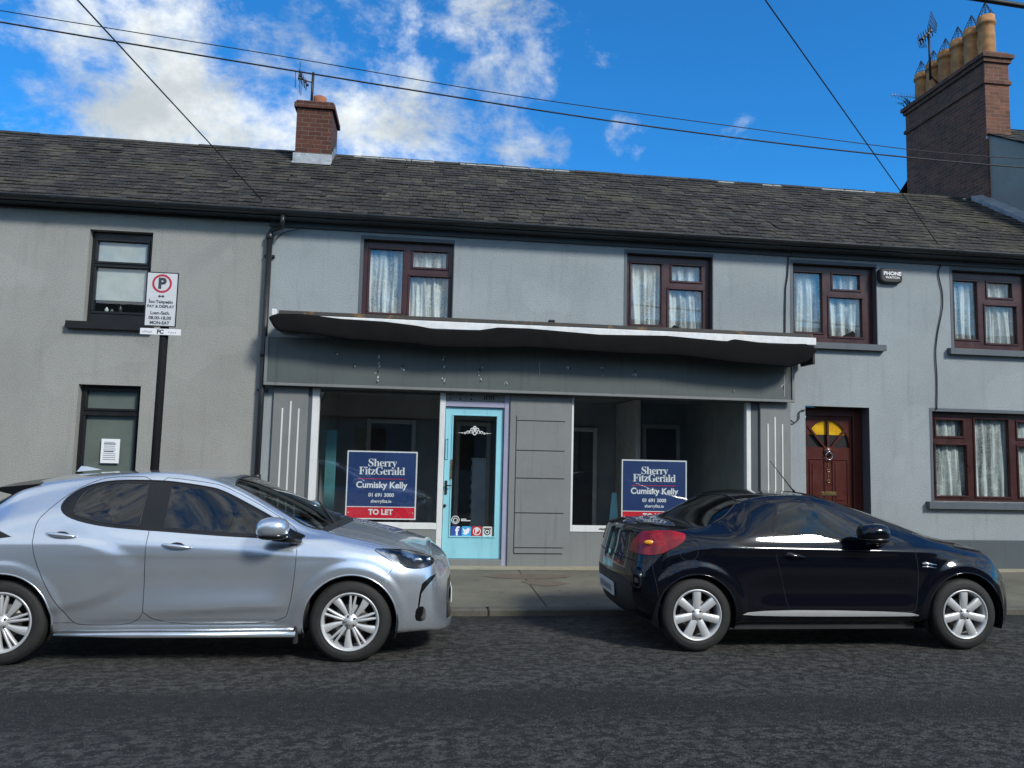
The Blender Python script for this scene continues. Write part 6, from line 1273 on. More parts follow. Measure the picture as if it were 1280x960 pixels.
# ------------------------------------------------------------------ estate agent boards inside the shop windows
GLY = {"Sherry":[[[0.638,-0.14],[0.615,-0.137],[0.596,-0.125],[0.583,-0.107],[0.579,-0.084],[0.582,-0.067],[0.59,-0.053],[0.604,-0.043],[0.621,-0.04],[0.637,-0.042],[0.65,-0.049],[0.658,-0.061],[0.66,-0.076],[0.66,-0.079],[0.66,-0.081],[0.66,-0.084],[0.66,-0.087],[0.663,-0.096],[0.672,-0.099],[0.684,-0.093],[0.7,-0.074],[0.708,-0.06],[0.715,-0.044],[0.721,-0.026],[0.726,-0.005],[0.622,0.251],[0.616,0.264],[0.61,0.275],[0.605,0.283],[0.601,0.287],[0.593,0.292],[0.582,0.293],[0.581,0.293],[0.581,0.31],[0.748,0.31],[0.748,0.293],[0.732,0.292],[0.721,0.289],[0.716,0.284],[0.714,0.275],[0.714,0.271],[0.715,0.267],[0.717,0.262],[0.719,0.257],[0.771,0.119],[0.816,0.241],[0.82,0.251],[0.822,0.26],[0.823,0.267],[0.824,0.274],[0.821,0.284],[0.815,0.289],[0.804,0.292],[0.789,0.293],[0.789,0.31],[0.885,0.31],[0.885,0.293],[0.873,0.29],[0.863,0.281],[0.854,0.265],[0.845,0.242],[0.748,-0.024],[0.731,-0.065],[0.715,-0.096],[0.699,-0.117],[0.681,-0.131],[0.661,-0.138],[0.351,0.0],[0.351,0.016],[0.368,0.019],[0.379,0.026],[0.384,0.037],[0.386,0.056],[0.386,0.252],[0.384,0.273],[0.38,0.285],[0.37,0.291],[0.353,0.293],[0.354,0.31],[0.479,0.31],[0.479,0.252],[0.498,0.28],[0.52,0.301],[0.544,0.314],[0.566,0.318],[0.591,0.315],[0.609,0.304],[0.619,0.287],[0.623,0.266],[0.62,0.248],[0.611,0.234],[0.598,0.225],[0.581,0.222],[0.566,0.224],[0.555,0.231],[0.547,0.24],[0.54,0.25],[0.532,0.257],[0.522,0.26],[0.508,0.255],[0.495,0.241],[0.486,0.22],[0.482,0.192],[0.482,0.056],[0.485,0.037],[0.492,0.025],[0.507,0.019],[0.531,0.016],[0.531,0.0],[0.099,0.0],[0.099,0.016],[0.116,0.019],[0.126,0.026],[0.132,0.037],[0.133,0.056],[0.133,0.252],[0.132,0.273],[0.127,0.285],[0.118,0.291],[0.101,0.293],[0.102,0.31],[0.227,0.31],[0.227,0.252],[0.246,0.28],[0.268,0.301],[0.291,0.314],[0.314,0.318],[0.339,0.315],[0.356,0.304],[0.367,0.287],[0.37,0.266],[0.367,0.248],[0.359,0.234],[0.346,0.225],[0.329,0.222],[0.314,0.224],[0.303,0.231],[0.295,0.24],[0.288,0.25],[0.28,0.257],[0.27,0.26],[0.256,0.255],[0.243,0.241],[0.233,0.22],[0.23,0.192],[0.23,0.056],[0.232,0.037],[0.24,0.025],[0.254,0.019],[0.278,0.016],[0.278,0.0],[-0.031,-0.01],[-0.068,-0.005],[-0.1,0.01],[-0.127,0.035],[-0.148,0.069],[-0.161,0.109],[-0.166,0.157],[-0.161,0.201],[-0.147,0.24],[-0.126,0.273],[-0.098,0.298],[-0.065,0.313],[-0.028,0.318],[0.024,0.309],[0.064,0.28],[0.089,0.234],[0.098,0.173],[0.098,0.166],[-0.068,0.166],[-0.047,0.073],[0.014,0.042],[0.052,0.053],[0.085,0.086],[0.1,0.073],[0.043,0.011],[-0.069,0.192],[0.016,0.192],[0.016,0.215],[0.014,0.252],[0.008,0.277],[-0.004,0.292],[-0.024,0.297],[-0.058,0.274],[-0.069,0.203],[-0.513,0.0],[-0.513,0.016],[-0.496,0.019],[-0.486,0.026],[-0.48,0.037],[-0.478,0.056],[-0.478,0.399],[-0.48,0.417],[-0.485,0.429],[-0.495,0.437],[-0.512,0.44],[-0.512,0.455],[-0.383,0.455],[-0.383,0.267],[-0.34,0.305],[-0.288,0.318],[-0.222,0.292],[-0.2,0.212],[-0.2,0.056],[-0.199,0.038],[-0.194,0.026],[-0.184,0.019],[-0.167,0.016],[-0.167,0.0],[-0.329,0.0],[-0.329,0.016],[-0.324,0.016],[-0.303,0.026],[-0.296,0.056],[-0.296,0.217],[-0.297,0.241],[-0.302,0.258],[-0.311,0.268],[-0.328,0.271],[-0.358,0.262],[-0.383,0.235],[-0.383,0.056],[-0.381,0.038],[-0.377,0.026],[-0.367,0.019],[-0.351,0.016],[-0.351,0.0],[-0.843,-0.011],[-0.843,0.158],[-0.824,0.158],[-0.803,0.094],[-0.774,0.05],[-0.737,0.024],[-0.689,0.015],[-0.655,0.02],[-0.629,0.036],[-0.613,0.06],[-0.607,0.089],[-0.621,0.129],[-0.661,0.16],[-0.723,0.191],[-0.774,0.221],[-0.809,0.253],[-0.829,0.289],[-0.836,0.332],[-0.832,0.37],[-0.819,0.403],[-0.798,0.429],[-0.771,0.449],[-0.738,0.462],[-0.701,0.466],[-0.68,0.465],[-0.657,0.461],[-0.631,0.456],[-0.604,0.448],[-0.599,0.447],[-0.595,0.446],[-0.59,0.445],[-0.586,0.445],[-0.573,0.45],[-0.566,0.466],[-0.547,0.466],[-0.547,0.319],[-0.564,0.319],[-0.576,0.354],[-0.592,0.385],[-0.614,0.41],[-0.638,0.429],[-0.664,0.441],[-0.692,0.445],[-0.723,0.44],[-0.746,0.426],[-0.761,0.406],[-0.766,0.38],[-0.762,0.356],[-0.749,0.336],[-0.727,0.319],[-0.697,0.303],[-0.633,0.273],[-0.596,0.253],[-0.569,0.233],[-0.549,0.211],[-0.536,0.188],[-0.529,0.162],[-0.527,0.133],[-0.532,0.093],[-0.547,0.058],[-0.572,0.029],[-0.605,0.008],[-0.646,-0.006],[-0.694,-0.01],[-0.711,-0.009],[-0.727,-0.008],[-0.744,-0.004],[-0.76,0.001],[-0.776,0.006],[-0.788,0.009],[-0.796,0.011],[-0.801,0.012],[-0.811,0.011],[-0.817,0.007],[-0.821,0.0],[-0.825,-0.011]],[[32,34,33],[32,35,34],[53,55,54],[53,56,55],[31,35,32],[30,35,31],[30,36,35],[52,56,53],[52,57,56],[51,57,52],[30,37,36],[29,37,30],[51,58,57],[29,38,37],[50,58,51],[28,38,29],[28,39,38],[49,58,50],[27,39,28],[49,59,58],[26,39,27],[26,40,39],[48,59,49],[26,41,40],[47,59,48],[26,42,41],[47,60,59],[25,42,26],[25,43,42],[46,60,47],[25,44,43],[45,60,46],[24,44,25],[45,61,60],[44,61,45],[24,61,44],[23,61,24],[23,62,61],[22,62,23],[7,9,8],[7,10,9],[6,10,7],[21,62,22],[6,11,10],[5,11,6],[20,62,21],[5,12,11],[20,63,62],[4,12,5],[19,63,20],[4,13,12],[4,14,13],[4,15,14],[3,15,4],[3,16,15],[3,17,16],[18,63,19],[18,64,63],[3,18,17],[3,64,18],[2,64,3],[2,65,64],[1,65,2],[1,66,65],[0,66,1],[83,85,84],[83,86,85],[82,86,83],[77,79,78],[77,76,79],[76,80,79],[82,87,86],[81,87,82],[75,80,76],[81,88,87],[74,80,75],[80,98,81],[98,88,81],[73,80,74],[98,89,88],[80,99,98],[97,89,98],[96,89,97],[80,100,99],[72,80,73],[72,100,80],[95,89,96],[95,90,89],[72,101,100],[94,90,95],[94,91,90],[93,91,94],[93,92,91],[72,102,101],[72,103,102],[71,103,72],[71,104,103],[70,104,71],[70,105,104],[69,105,70],[69,106,105],[68,106,69],[68,107,106],[67,107,68],[67,108,107],[125,127,126],[125,128,127],[124,128,125],[119,121,120],[119,118,121],[118,122,121],[124,129,128],[123,129,124],[117,122,118],[123,130,129],[116,122,117],[122,140,123],[140,130,123],[115,122,116],[140,131,130],[122,141,140],[139,131,140],[138,131,139],[122,142,141],[114,122,115],[114,142,122],[137,131,138],[137,132,131],[114,143,142],[136,132,137],[136,133,132],[135,133,136],[135,134,133],[114,144,143],[114,145,144],[113,145,114],[113,146,145],[112,146,113],[112,147,146],[111,147,112],[111,148,147],[110,148,111],[110,149,148],[109,149,110],[109,150,149],[162,164,163],[161,164,162],[161,182,164],[182,165,164],[160,182,161],[160,183,182],[181,165,182],[180,165,181],[180,166,165],[179,166,180],[160,184,183],[159,184,160],[178,166,179],[158,184,159],[178,167,166],[177,167,178],[158,176,184],[157,176,158],[157,177,176],[157,169,177],[169,167,177],[169,168,167],[157,170,169],[156,170,157],[155,170,156],[172,174,173],[155,171,170],[172,175,174],[154,171,155],[171,175,172],[154,175,171],[153,175,154],[153,151,175],[152,151,153],[195,197,196],[195,194,197],[194,193,197],[193,198,197],[192,198,193],[191,198,192],[190,198,191],[199,201,200],[198,201,199],[198,218,201],[218,217,201],[217,202,201],[198,219,218],[216,202,217],[190,220,198],[220,219,198],[215,202,216],[214,202,215],[190,221,220],[213,202,214],[213,203,202],[189,221,190],[189,222,221],[212,203,213],[212,204,203],[189,223,222],[212,205,204],[188,223,189],[211,205,212],[188,224,223],[211,206,205],[187,224,188],[187,225,224],[211,207,206],[186,225,187],[185,225,186],[185,226,225],[209,211,210],[209,207,211],[209,208,207],[249,251,250],[259,261,260],[259,262,261],[249,252,251],[248,252,249],[248,253,252],[248,254,253],[258,262,259],[247,269,248],[269,254,248],[269,255,254],[269,256,255],[269,257,256],[269,258,257],[247,270,269],[268,258,269],[268,267,258],[267,266,258],[266,265,258],[265,262,258],[247,271,270],[246,271,247],[246,272,271],[246,273,272],[245,273,246],[264,262,265],[245,274,273],[244,274,245],[244,275,274],[263,262,264],[244,276,275],[243,276,244],[243,277,276],[243,278,277],[242,278,243],[242,279,278],[242,280,279],[241,280,242],[241,281,280],[240,281,241],[240,282,281],[239,282,240],[239,283,282],[239,284,283],[238,284,239],[227,229,228],[227,230,229],[238,285,284],[237,285,238],[227,231,230],[237,286,285],[236,286,237],[235,286,236],[235,287,286],[227,300,231],[300,299,231],[299,232,231],[234,287,235],[234,288,287],[299,298,232],[298,233,232],[233,288,234],[298,288,233],[297,288,298],[296,288,297],[295,288,296],[295,289,288],[227,301,300],[294,289,295],[293,289,294],[227,302,301],[292,289,293],[292,290,289],[291,290,292]]],"FitzGerald":[[[1.179,-0.01],[1.146,-0.005],[1.117,0.01],[1.092,0.035],[1.074,0.066],[1.062,0.104],[1.058,0.147],[1.063,0.196],[1.075,0.237],[1.094,0.272],[1.12,0.297],[1.151,0.313],[1.185,0.318],[1.227,0.309],[1.262,0.28],[1.262,0.401],[1.259,0.419],[1.251,0.43],[1.237,0.437],[1.215,0.439],[1.215,0.455],[1.358,0.455],[1.358,0.075],[1.359,0.054],[1.364,0.041],[1.374,0.032],[1.392,0.028],[1.392,0.011],[1.333,0.006],[1.262,-0.01],[1.262,0.039],[1.227,0.002],[1.21,0.028],[1.226,0.031],[1.241,0.041],[1.254,0.056],[1.262,0.076],[1.262,0.242],[1.256,0.257],[1.245,0.27],[1.23,0.278],[1.213,0.281],[1.186,0.273],[1.169,0.25],[1.16,0.21],[1.156,0.153],[1.159,0.098],[1.169,0.058],[1.185,0.036],[0.893,0.0],[0.893,0.016],[0.909,0.019],[0.92,0.026],[0.925,0.037],[0.927,0.056],[0.927,0.398],[0.926,0.417],[0.921,0.429],[0.912,0.436],[0.895,0.439],[0.895,0.455],[1.023,0.455],[1.023,0.056],[1.024,0.038],[1.029,0.026],[1.038,0.019],[1.054,0.016],[1.054,0.0],[0.82,-0.01],[0.781,0.001],[0.766,0.035],[0.717,0.002],[0.661,-0.009],[0.63,-0.004],[0.606,0.011],[0.591,0.034],[0.586,0.063],[0.597,0.104],[0.629,0.136],[0.685,0.164],[0.764,0.19],[0.764,0.241],[0.761,0.266],[0.752,0.282],[0.737,0.292],[0.713,0.296],[0.681,0.29],[0.67,0.274],[0.672,0.268],[0.679,0.257],[0.686,0.243],[0.689,0.231],[0.685,0.215],[0.675,0.202],[0.661,0.194],[0.643,0.191],[0.624,0.194],[0.61,0.203],[0.601,0.218],[0.599,0.236],[0.603,0.259],[0.615,0.278],[0.635,0.295],[0.66,0.308],[0.692,0.316],[0.727,0.318],[0.789,0.312],[0.829,0.292],[0.851,0.259],[0.858,0.21],[0.858,0.062],[0.859,0.048],[0.86,0.04],[0.864,0.036],[0.87,0.034],[0.877,0.036],[0.886,0.042],[0.895,0.028],[0.86,-0.001],[0.717,0.034],[0.727,0.035],[0.74,0.041],[0.752,0.05],[0.764,0.063],[0.764,0.169],[0.704,0.139],[0.684,0.084],[0.692,0.046],[0.331,0.0],[0.331,0.016],[0.348,0.019],[0.359,0.026],[0.364,0.037],[0.366,0.056],[0.366,0.252],[0.364,0.273],[0.36,0.285],[0.35,0.291],[0.333,0.293],[0.334,0.31],[0.459,0.31],[0.459,0.252],[0.478,0.28],[0.5,0.301],[0.524,0.314],[0.546,0.318],[0.571,0.315],[0.589,0.304],[0.599,0.287],[0.603,0.266],[0.6,0.248],[0.591,0.234],[0.578,0.225],[0.561,0.222],[0.546,0.224],[0.535,0.231],[0.527,0.24],[0.52,0.25],[0.512,0.257],[0.502,0.26],[0.488,0.255],[0.475,0.241],[0.465,0.22],[0.462,0.192],[0.462,0.056],[0.465,0.037],[0.472,0.025],[0.487,0.019],[0.511,0.016],[0.511,0.0],[0.201,-0.01],[0.164,-0.005],[0.132,0.01],[0.105,0.035],[0.084,0.069],[0.071,0.109],[0.067,0.157],[0.071,0.201],[0.085,0.24],[0.106,0.273],[0.134,0.298],[0.167,0.313],[0.204,0.318],[0.256,0.309],[0.296,0.28],[0.322,0.234],[0.33,0.173],[0.33,0.166],[0.164,0.166],[0.185,0.073],[0.247,0.042],[0.284,0.053],[0.317,0.086],[0.332,0.073],[0.275,0.011],[0.163,0.192],[0.249,0.192],[0.249,0.215],[0.247,0.252],[0.24,0.277],[0.228,0.292],[0.208,0.297],[0.175,0.274],[0.163,0.203],[-0.157,-0.01],[-0.225,-0.003],[-0.284,0.019],[-0.332,0.055],[-0.368,0.103],[-0.39,0.161],[-0.398,0.229],[-0.39,0.295],[-0.368,0.352],[-0.333,0.399],[-0.286,0.435],[-0.231,0.458],[-0.168,0.465],[-0.114,0.459],[-0.056,0.441],[-0.046,0.437],[-0.038,0.436],[-0.028,0.438],[-0.02,0.443],[-0.013,0.452],[-0.006,0.465],[0.012,0.465],[0.012,0.308],[-0.006,0.308],[-0.022,0.346],[-0.043,0.379],[-0.068,0.406],[-0.096,0.426],[-0.127,0.439],[-0.158,0.443],[-0.249,0.389],[-0.28,0.228],[-0.271,0.135],[-0.245,0.067],[-0.204,0.026],[-0.15,0.013],[-0.118,0.016],[-0.097,0.027],[-0.087,0.045],[-0.083,0.071],[-0.083,0.128],[-0.086,0.154],[-0.096,0.17],[-0.116,0.179],[-0.15,0.182],[-0.15,0.198],[0.075,0.198],[0.075,0.182],[0.048,0.179],[0.031,0.171],[0.023,0.155],[0.021,0.128],[0.021,0.029],[-0.068,-0.0],[-0.67,0.0],[-0.67,0.014],[-0.515,0.287],[-0.555,0.287],[-0.587,0.283],[-0.611,0.272],[-0.628,0.25],[-0.64,0.216],[-0.657,0.216],[-0.652,0.31],[-0.409,0.31],[-0.409,0.291],[-0.558,0.025],[-0.531,0.025],[-0.49,0.03],[-0.461,0.044],[-0.44,0.069],[-0.423,0.107],[-0.407,0.107],[-0.415,0.0],[-0.753,-0.009],[-0.788,-0.004],[-0.811,0.01],[-0.824,0.036],[-0.828,0.071],[-0.828,0.279],[-0.856,0.279],[-0.856,0.3],[-0.819,0.336],[-0.789,0.369],[-0.765,0.398],[-0.748,0.424],[-0.732,0.424],[-0.732,0.31],[-0.669,0.31],[-0.669,0.279],[-0.732,0.279],[-0.732,0.082],[-0.731,0.064],[-0.727,0.051],[-0.72,0.043],[-0.709,0.04],[-0.687,0.049],[-0.67,0.075],[-0.654,0.066],[-0.694,0.009],[-1.022,0.0],[-1.022,0.016],[-1.005,0.019],[-0.994,0.026],[-0.989,0.037],[-0.987,0.056],[-0.987,0.252],[-0.989,0.272],[-0.993,0.285],[-1.003,0.291],[-1.02,0.293],[-1.019,0.31],[-0.891,0.31],[-0.891,0.056],[-0.89,0.038],[-0.885,0.026],[-0.876,0.019],[-0.86,0.016],[-0.86,0.0],[-0.939,0.362],[-0.959,0.366],[-0.975,0.376],[-0.986,0.393],[-0.989,0.412],[-0.986,0.432],[-0.975,0.449],[-0.959,0.46],[-0.939,0.463],[-0.919,0.46],[-0.903,0.449],[-0.892,0.432],[-0.889,0.412],[-0.892,0.393],[-0.903,0.376],[-0.92,0.366],[-1.394,0.0],[-1.394,0.017],[-1.364,0.023],[-1.347,0.034],[-1.337,0.053],[-1.334,0.084],[-1.334,0.375],[-1.338,0.405],[-1.348,0.423],[-1.366,0.433],[-1.395,0.439],[-1.395,0.455],[-1.015,0.455],[-1.015,0.32],[-1.032,0.32],[-1.04,0.357],[-1.054,0.385],[-1.073,0.406],[-1.099,0.42],[-1.134,0.428],[-1.179,0.431],[-1.197,0.431],[-1.209,0.429],[-1.218,0.427],[-1.223,0.421],[-1.226,0.412],[-1.227,0.398],[-1.227,0.247],[-1.219,0.247],[-1.18,0.253],[-1.153,0.27],[-1.135,0.301],[-1.125,0.347],[-1.107,0.347],[-1.107,0.118],[-1.124,0.118],[-1.135,0.168],[-1.152,0.2],[-1.18,0.218],[-1.22,0.224],[-1.227,0.224],[-1.227,0.081],[-1.226,0.059],[-1.221,0.043],[-1.213,0.031],[-1.199,0.024],[-1.18,0.019],[-1.152,0.017],[-1.152,0.0]],[[19,21,20],[19,18,21],[18,17,21],[17,16,21],[16,22,21],[15,22,16],[14,22,15],[11,13,12],[10,13,11],[10,14,13],[9,41,10],[41,14,10],[9,42,41],[40,14,41],[40,39,14],[39,38,14],[38,22,14],[9,43,42],[8,43,9],[37,22,38],[8,44,43],[36,22,37],[7,44,8],[7,45,44],[6,45,7],[6,46,45],[5,46,6],[4,46,5],[4,47,46],[35,22,36],[35,23,22],[3,47,4],[3,48,47],[34,23,35],[34,24,23],[33,30,34],[30,24,34],[30,25,24],[33,31,30],[29,25,30],[3,32,48],[2,32,3],[29,26,25],[32,31,33],[2,31,32],[29,28,26],[28,27,26],[1,31,2],[1,0,31],[59,61,60],[59,58,61],[58,57,61],[57,56,61],[56,62,61],[55,62,56],[54,62,55],[53,62,54],[53,63,62],[53,64,63],[52,64,53],[52,65,64],[51,65,52],[51,66,65],[50,66,51],[49,66,50],[49,67,66],[104,106,105],[103,106,104],[103,107,106],[102,85,103],[85,107,103],[102,86,85],[84,107,85],[101,86,102],[83,107,84],[83,108,107],[101,87,86],[82,108,83],[100,87,101],[100,88,87],[100,89,88],[81,108,82],[99,89,100],[81,109,108],[99,90,89],[99,91,90],[80,109,81],[98,91,99],[98,92,91],[97,92,98],[97,93,92],[80,110,109],[96,93,97],[96,94,93],[95,94,96],[79,124,80],[124,110,80],[79,125,124],[123,110,124],[78,125,79],[78,126,125],[77,126,78],[76,126,77],[76,127,126],[75,127,76],[122,110,123],[122,111,110],[121,111,122],[121,112,111],[75,119,127],[115,117,116],[120,112,121],[120,113,112],[114,117,115],[120,114,113],[119,70,120],[70,114,120],[119,71,70],[69,114,70],[74,119,75],[69,117,114],[74,71,119],[69,118,117],[73,71,74],[73,72,71],[68,118,69],[144,146,145],[144,147,146],[143,147,144],[138,140,139],[138,137,140],[137,141,140],[143,148,147],[142,148,143],[136,141,137],[142,149,148],[135,141,136],[141,159,142],[159,149,142],[134,141,135],[159,150,149],[141,160,159],[158,150,159],[157,150,158],[141,161,160],[133,141,134],[133,161,141],[156,150,157],[156,151,150],[133,162,161],[155,151,156],[155,152,151],[154,152,155],[154,153,152],[133,163,162],[133,164,163],[132,164,133],[132,165,164],[131,165,132],[131,166,165],[130,166,131],[130,167,166],[129,167,130],[129,168,167],[128,168,129],[128,169,168],[181,183,182],[180,183,181],[180,201,183],[201,184,183],[179,201,180],[179,202,201],[200,184,201],[199,184,200],[199,185,184],[198,185,199],[179,203,202],[178,203,179],[197,185,198],[177,203,178],[197,186,185],[196,186,197],[177,195,203],[176,195,177],[176,196,195],[176,188,196],[188,186,196],[188,187,186],[176,189,188],[175,189,176],[174,189,175],[191,193,192],[174,190,189],[191,194,193],[173,190,174],[190,194,191],[173,194,190],[172,194,173],[172,170,194],[171,170,172],[215,217,216],[223,225,224],[223,226,225],[215,218,217],[214,233,215],[233,218,215],[222,226,223],[214,234,233],[232,218,233],[221,226,222],[232,219,218],[231,219,232],[220,226,221],[231,220,219],[231,230,220],[230,229,220],[229,226,220],[213,234,214],[212,234,213],[212,235,234],[228,226,229],[211,235,212],[227,226,228],[210,235,211],[209,235,210],[209,236,235],[248,250,249],[248,251,250],[247,251,248],[247,252,251],[247,253,252],[246,253,247],[246,254,253],[245,254,246],[208,236,209],[245,255,254],[244,255,245],[208,237,236],[244,256,255],[243,256,244],[207,237,208],[242,256,243],[207,238,237],[206,238,207],[241,256,242],[241,257,256],[240,257,241],[206,239,238],[205,239,206],[239,257,240],[205,257,239],[205,204,257],[266,263,267],[263,262,267],[262,268,267],[262,261,268],[261,269,268],[261,260,269],[260,270,269],[259,270,260],[266,264,263],[266,265,264],[274,276,275],[274,277,276],[273,277,274],[272,277,273],[271,277,272],[259,271,270],[259,277,271],[258,277,259],[288,290,289],[288,291,290],[287,291,288],[286,291,287],[285,291,286],[285,292,291],[285,293,292],[284,293,285],[283,293,284],[282,294,283],[294,293,283],[282,295,294],[282,296,295],[300,302,301],[281,296,282],[300,303,302],[281,297,296],[281,298,297],[299,303,300],[281,299,298],[281,303,299],[280,303,281],[279,303,280],[279,278,303],[330,332,331],[329,332,330],[329,333,332],[328,333,329],[328,334,333],[327,334,328],[327,335,334],[326,335,327],[326,336,335],[325,336,326],[325,337,336],[324,337,325],[324,338,337],[323,338,324],[314,316,315],[314,313,316],[313,312,316],[312,317,316],[311,317,312],[310,317,311],[309,317,310],[308,317,309],[308,318,317],[308,319,318],[307,319,308],[307,320,319],[306,320,307],[306,321,320],[305,321,306],[304,321,305],[304,322,321],[349,351,350],[349,359,351],[359,358,351],[358,357,351],[357,356,351],[356,355,351],[355,352,351],[348,359,349],[347,360,348],[360,359,348],[347,361,360],[347,362,361],[347,363,362],[346,363,347],[346,364,363],[346,365,364],[345,365,346],[345,366,365],[354,352,355],[344,366,345],[353,352,354],[370,372,371],[370,373,372],[369,373,370],[368,373,369],[367,376,368],[376,373,368],[344,367,366],[344,379,367],[379,378,367],[378,377,367],[377,376,367],[344,380,379],[375,373,376],[374,373,375],[343,380,344],[343,381,380],[343,382,381],[342,382,343],[342,383,382],[341,383,342],[341,384,383],[341,385,384],[340,385,341],[340,386,385],[339,386,340],[339,387,386]]]}
navy = plain('navy_board', srgb(30,56,108), .5, var=.10, scale=3); redp = plain('red_band', srgb(214,24,50), .5, var=.05); whitep = plain('white_board', (.80,.81,.82), .45, var=.03)
def agent_board(x0, x1, z0, z1, label, dx):
    w, h = x1-x0, z1-z0; cx = (x0+x1)/2; y = FY+.072
    o = thing('estate_agent_board', (cx, y, z0), label, 'sign', 'estate agent boards in the shop windows')
    b = MB(); b.bbox(x0, x1, y, y+.008, z0, z1, .002, 0); e = .018*w/.95
    b.box(x0+e, x1-e, y-.0012, y-.0001, z0+.19*h, z1-e, 1); b.box(x0+e, x1-e, y-.0012, y-.0001, z0+e, z0+.178*h, 2)
    for s in (-1, 1): disc(b, cx+s*w*.455, z0+.10*h, y-.002, .007, 0, n=10)
    pl = b.build('panel', [whitep, navy, redp], o)
    b = MB(); yy = y-.0028
    for s_, sz, zz in (('Sherry', .235*w, .775), ('FitzGerald', .235*w, .655)):
        vs, fs = GLY[s_]; b.add([(cx+p[0]*sz*1.0, yy, z0+zz*h+p[1]*sz) for p in vs], fs)
    for s_, sz, zz, bo in (('Cumisky Kelly', .125*w, .50, .0035), ('01 691 3000', .072*w, .355, .002), ('sherryfitz.ie', .062*w, .265, .0012), ('TO LET', .105*w, .105, .004)):
        b.add(*text_mesh(s_, sz, cx, z0+zz*h, yy, bold=bo, sx=1.0))
    b.build('lettering', whitep, pl)
    b = MB(); b.box(cx-.34*w, cx+.34*w, yy, yy+.001, z0+.588*h, z0+.596*h); b.build('rule_line', redp, pl)
    return o
agent_board(-1.005, -.02, .635, 1.595, 'navy and red TO LET board in the window beside the aqua door', 0)
agent_board(2.97, 3.965, .635, 1.558, 'navy TO LET board behind the black car, its red band half hidden', 0)

# ------------------------------------------------------------------ parking sign on its pole
ps = thing('parking_sign', (-2.735, 8.3, 0), 'parking sign with a red ringed P on a slim black pole', 'sign')
b = MB(); b.tube([(-2.742,8.3,-.03),(-2.735,8.3,2.0),(-2.728,8.3,3.40)], .043, 14); b.build('pole', M['pole_black'], ps)
sx0, sx1, sz0, sz1, y = -2.927, -2.602, 2.852, 3.438, 8.245
b = MB(); b.bbox(sx0, sx1, y, y+.006, sz0, sz1, .002, 1); b.bbox(sx0+.012, sx1-.012, y-.0022, y-.0004, sz0+.012, sz1-.012, .0005, 0)
for z in (3.0, 3.3): b.bbox(-2.79,-2.67,y+.0065,y+.06,z-.02,z+.02,.004,1)
pl = b.build('sign_panel', [plain('weathered_white_sign', (.60,.62,.64), .5, var=.06), M['dark_metal'], ], ps)
b = MB(); cx = (sx0+sx1)/2-.002; cz = 3.315; yy = y-.0035
disc(b, cx, cz, yy, .100, 0, .078, 36); b.add(*text_mesh('P', .155, cx, cz-.003, yy, bold=.008), 1)
b.add([(cx-.035,yy,3.178),(cx-.012,yy,3.160),(cx-.012,yy,3.196)], [(0,1,2)], 1); b.add([(cx+.035,yy,3.178),(cx+.012,yy,3.160),(cx+.012,yy,3.196)], [(0,1,2)], 1); b.quad((cx-.012,yy,3.172),(cx+.012,yy,3.172),(cx+.012,yy,3.184),(cx-.012,yy,3.184), 1)
for s_, z, sz in (('Íoc-Taispeáin', 3.118, .046), ('PAY & DISPLAY', 3.068, .041), ('Luan-Sath.', 2.998, .048), ('08.00-18.00', 2.945, .048), ('MON-SAT', 2.893, .045)): b.add(*text_mesh(s_, sz, cx, z, yy, bold=.0014), 1)
b.build('lettering', [plain('sign_red', (.46,.03,.05), .5), plain('sign_ink', (.05,.055,.07), .5)], pl)
b = MB(); b.bbox(-2.955, -2.545, y-.006, y-.001, 2.765, 2.832, .002); p2_ = b.build('notice_strip', whitep, ps)
b = MB(); b.add(*text_mesh('FC', .058, -2.752, 2.798, y-.0072, bold=.003)); b.build('strip_lettering', plain('strip_ink', (.06,.06,.06), .6), p2_)
b = MB(); rr = random.Random(9)
for k in range(9):
    x = -2.93+.02*k if k < 5 else -2.67+.022*(k-5); b.box(x, x+.012, y-.0072, y-.0066, 2.79-rr.uniform(0,.008), 2.80+rr.uniform(0,.010))
b.build('faded_print', plain('faded_grey_print', (.40,.40,.42), .6), p2_)

# ------------------------------------------------------------------ alarm box
al = thing('alarm_box', (7.21, FY, 4.5), 'black burglar alarm box on the wall right of an upper window', 'alarm')
b = MB(); pts = []
for k in range(32):
    a = 2*math.pi*k/32; pts.append((7.21+.195*math.copysign(abs(math.cos(a))**.45, math.cos(a)), 4.505+.118*math.copysign(abs(math.sin(a))**.45, math.sin(a))))
for (y, s) in ((FY-.001,1.),(FY-.05,1.),(FY-.075,.93),(FY-.082,.80)): b.v += [(7.21+(p[0]-7.21)*s, y, 4.505+(p[1]-4.505)*s) for p in pts]
for j in range(3):
    for k in range(32): b.f.append([j*32+k, j*32+(k+1)%32, (j+1)*32+(k+1)%32, (j+1)*32+k]); b.m.append(0); b.sm.append(True)
b.f.append([96+k for k in range(32)]); b.m.append(0); b.sm.append(False)
cs = b.build('casing', M['plastic'], al, fixn=True)
b = MB(); b.add(*text_mesh('PHONE', .080, 7.225, 4.535, FY-.0835, bold=.003, sx=1.12)); b.add(*text_mesh('WATCH', .046, 7.225, 4.472, FY-.0835, bold=.0012, sx=1.35)); b.build('lettering', whitep, cs)

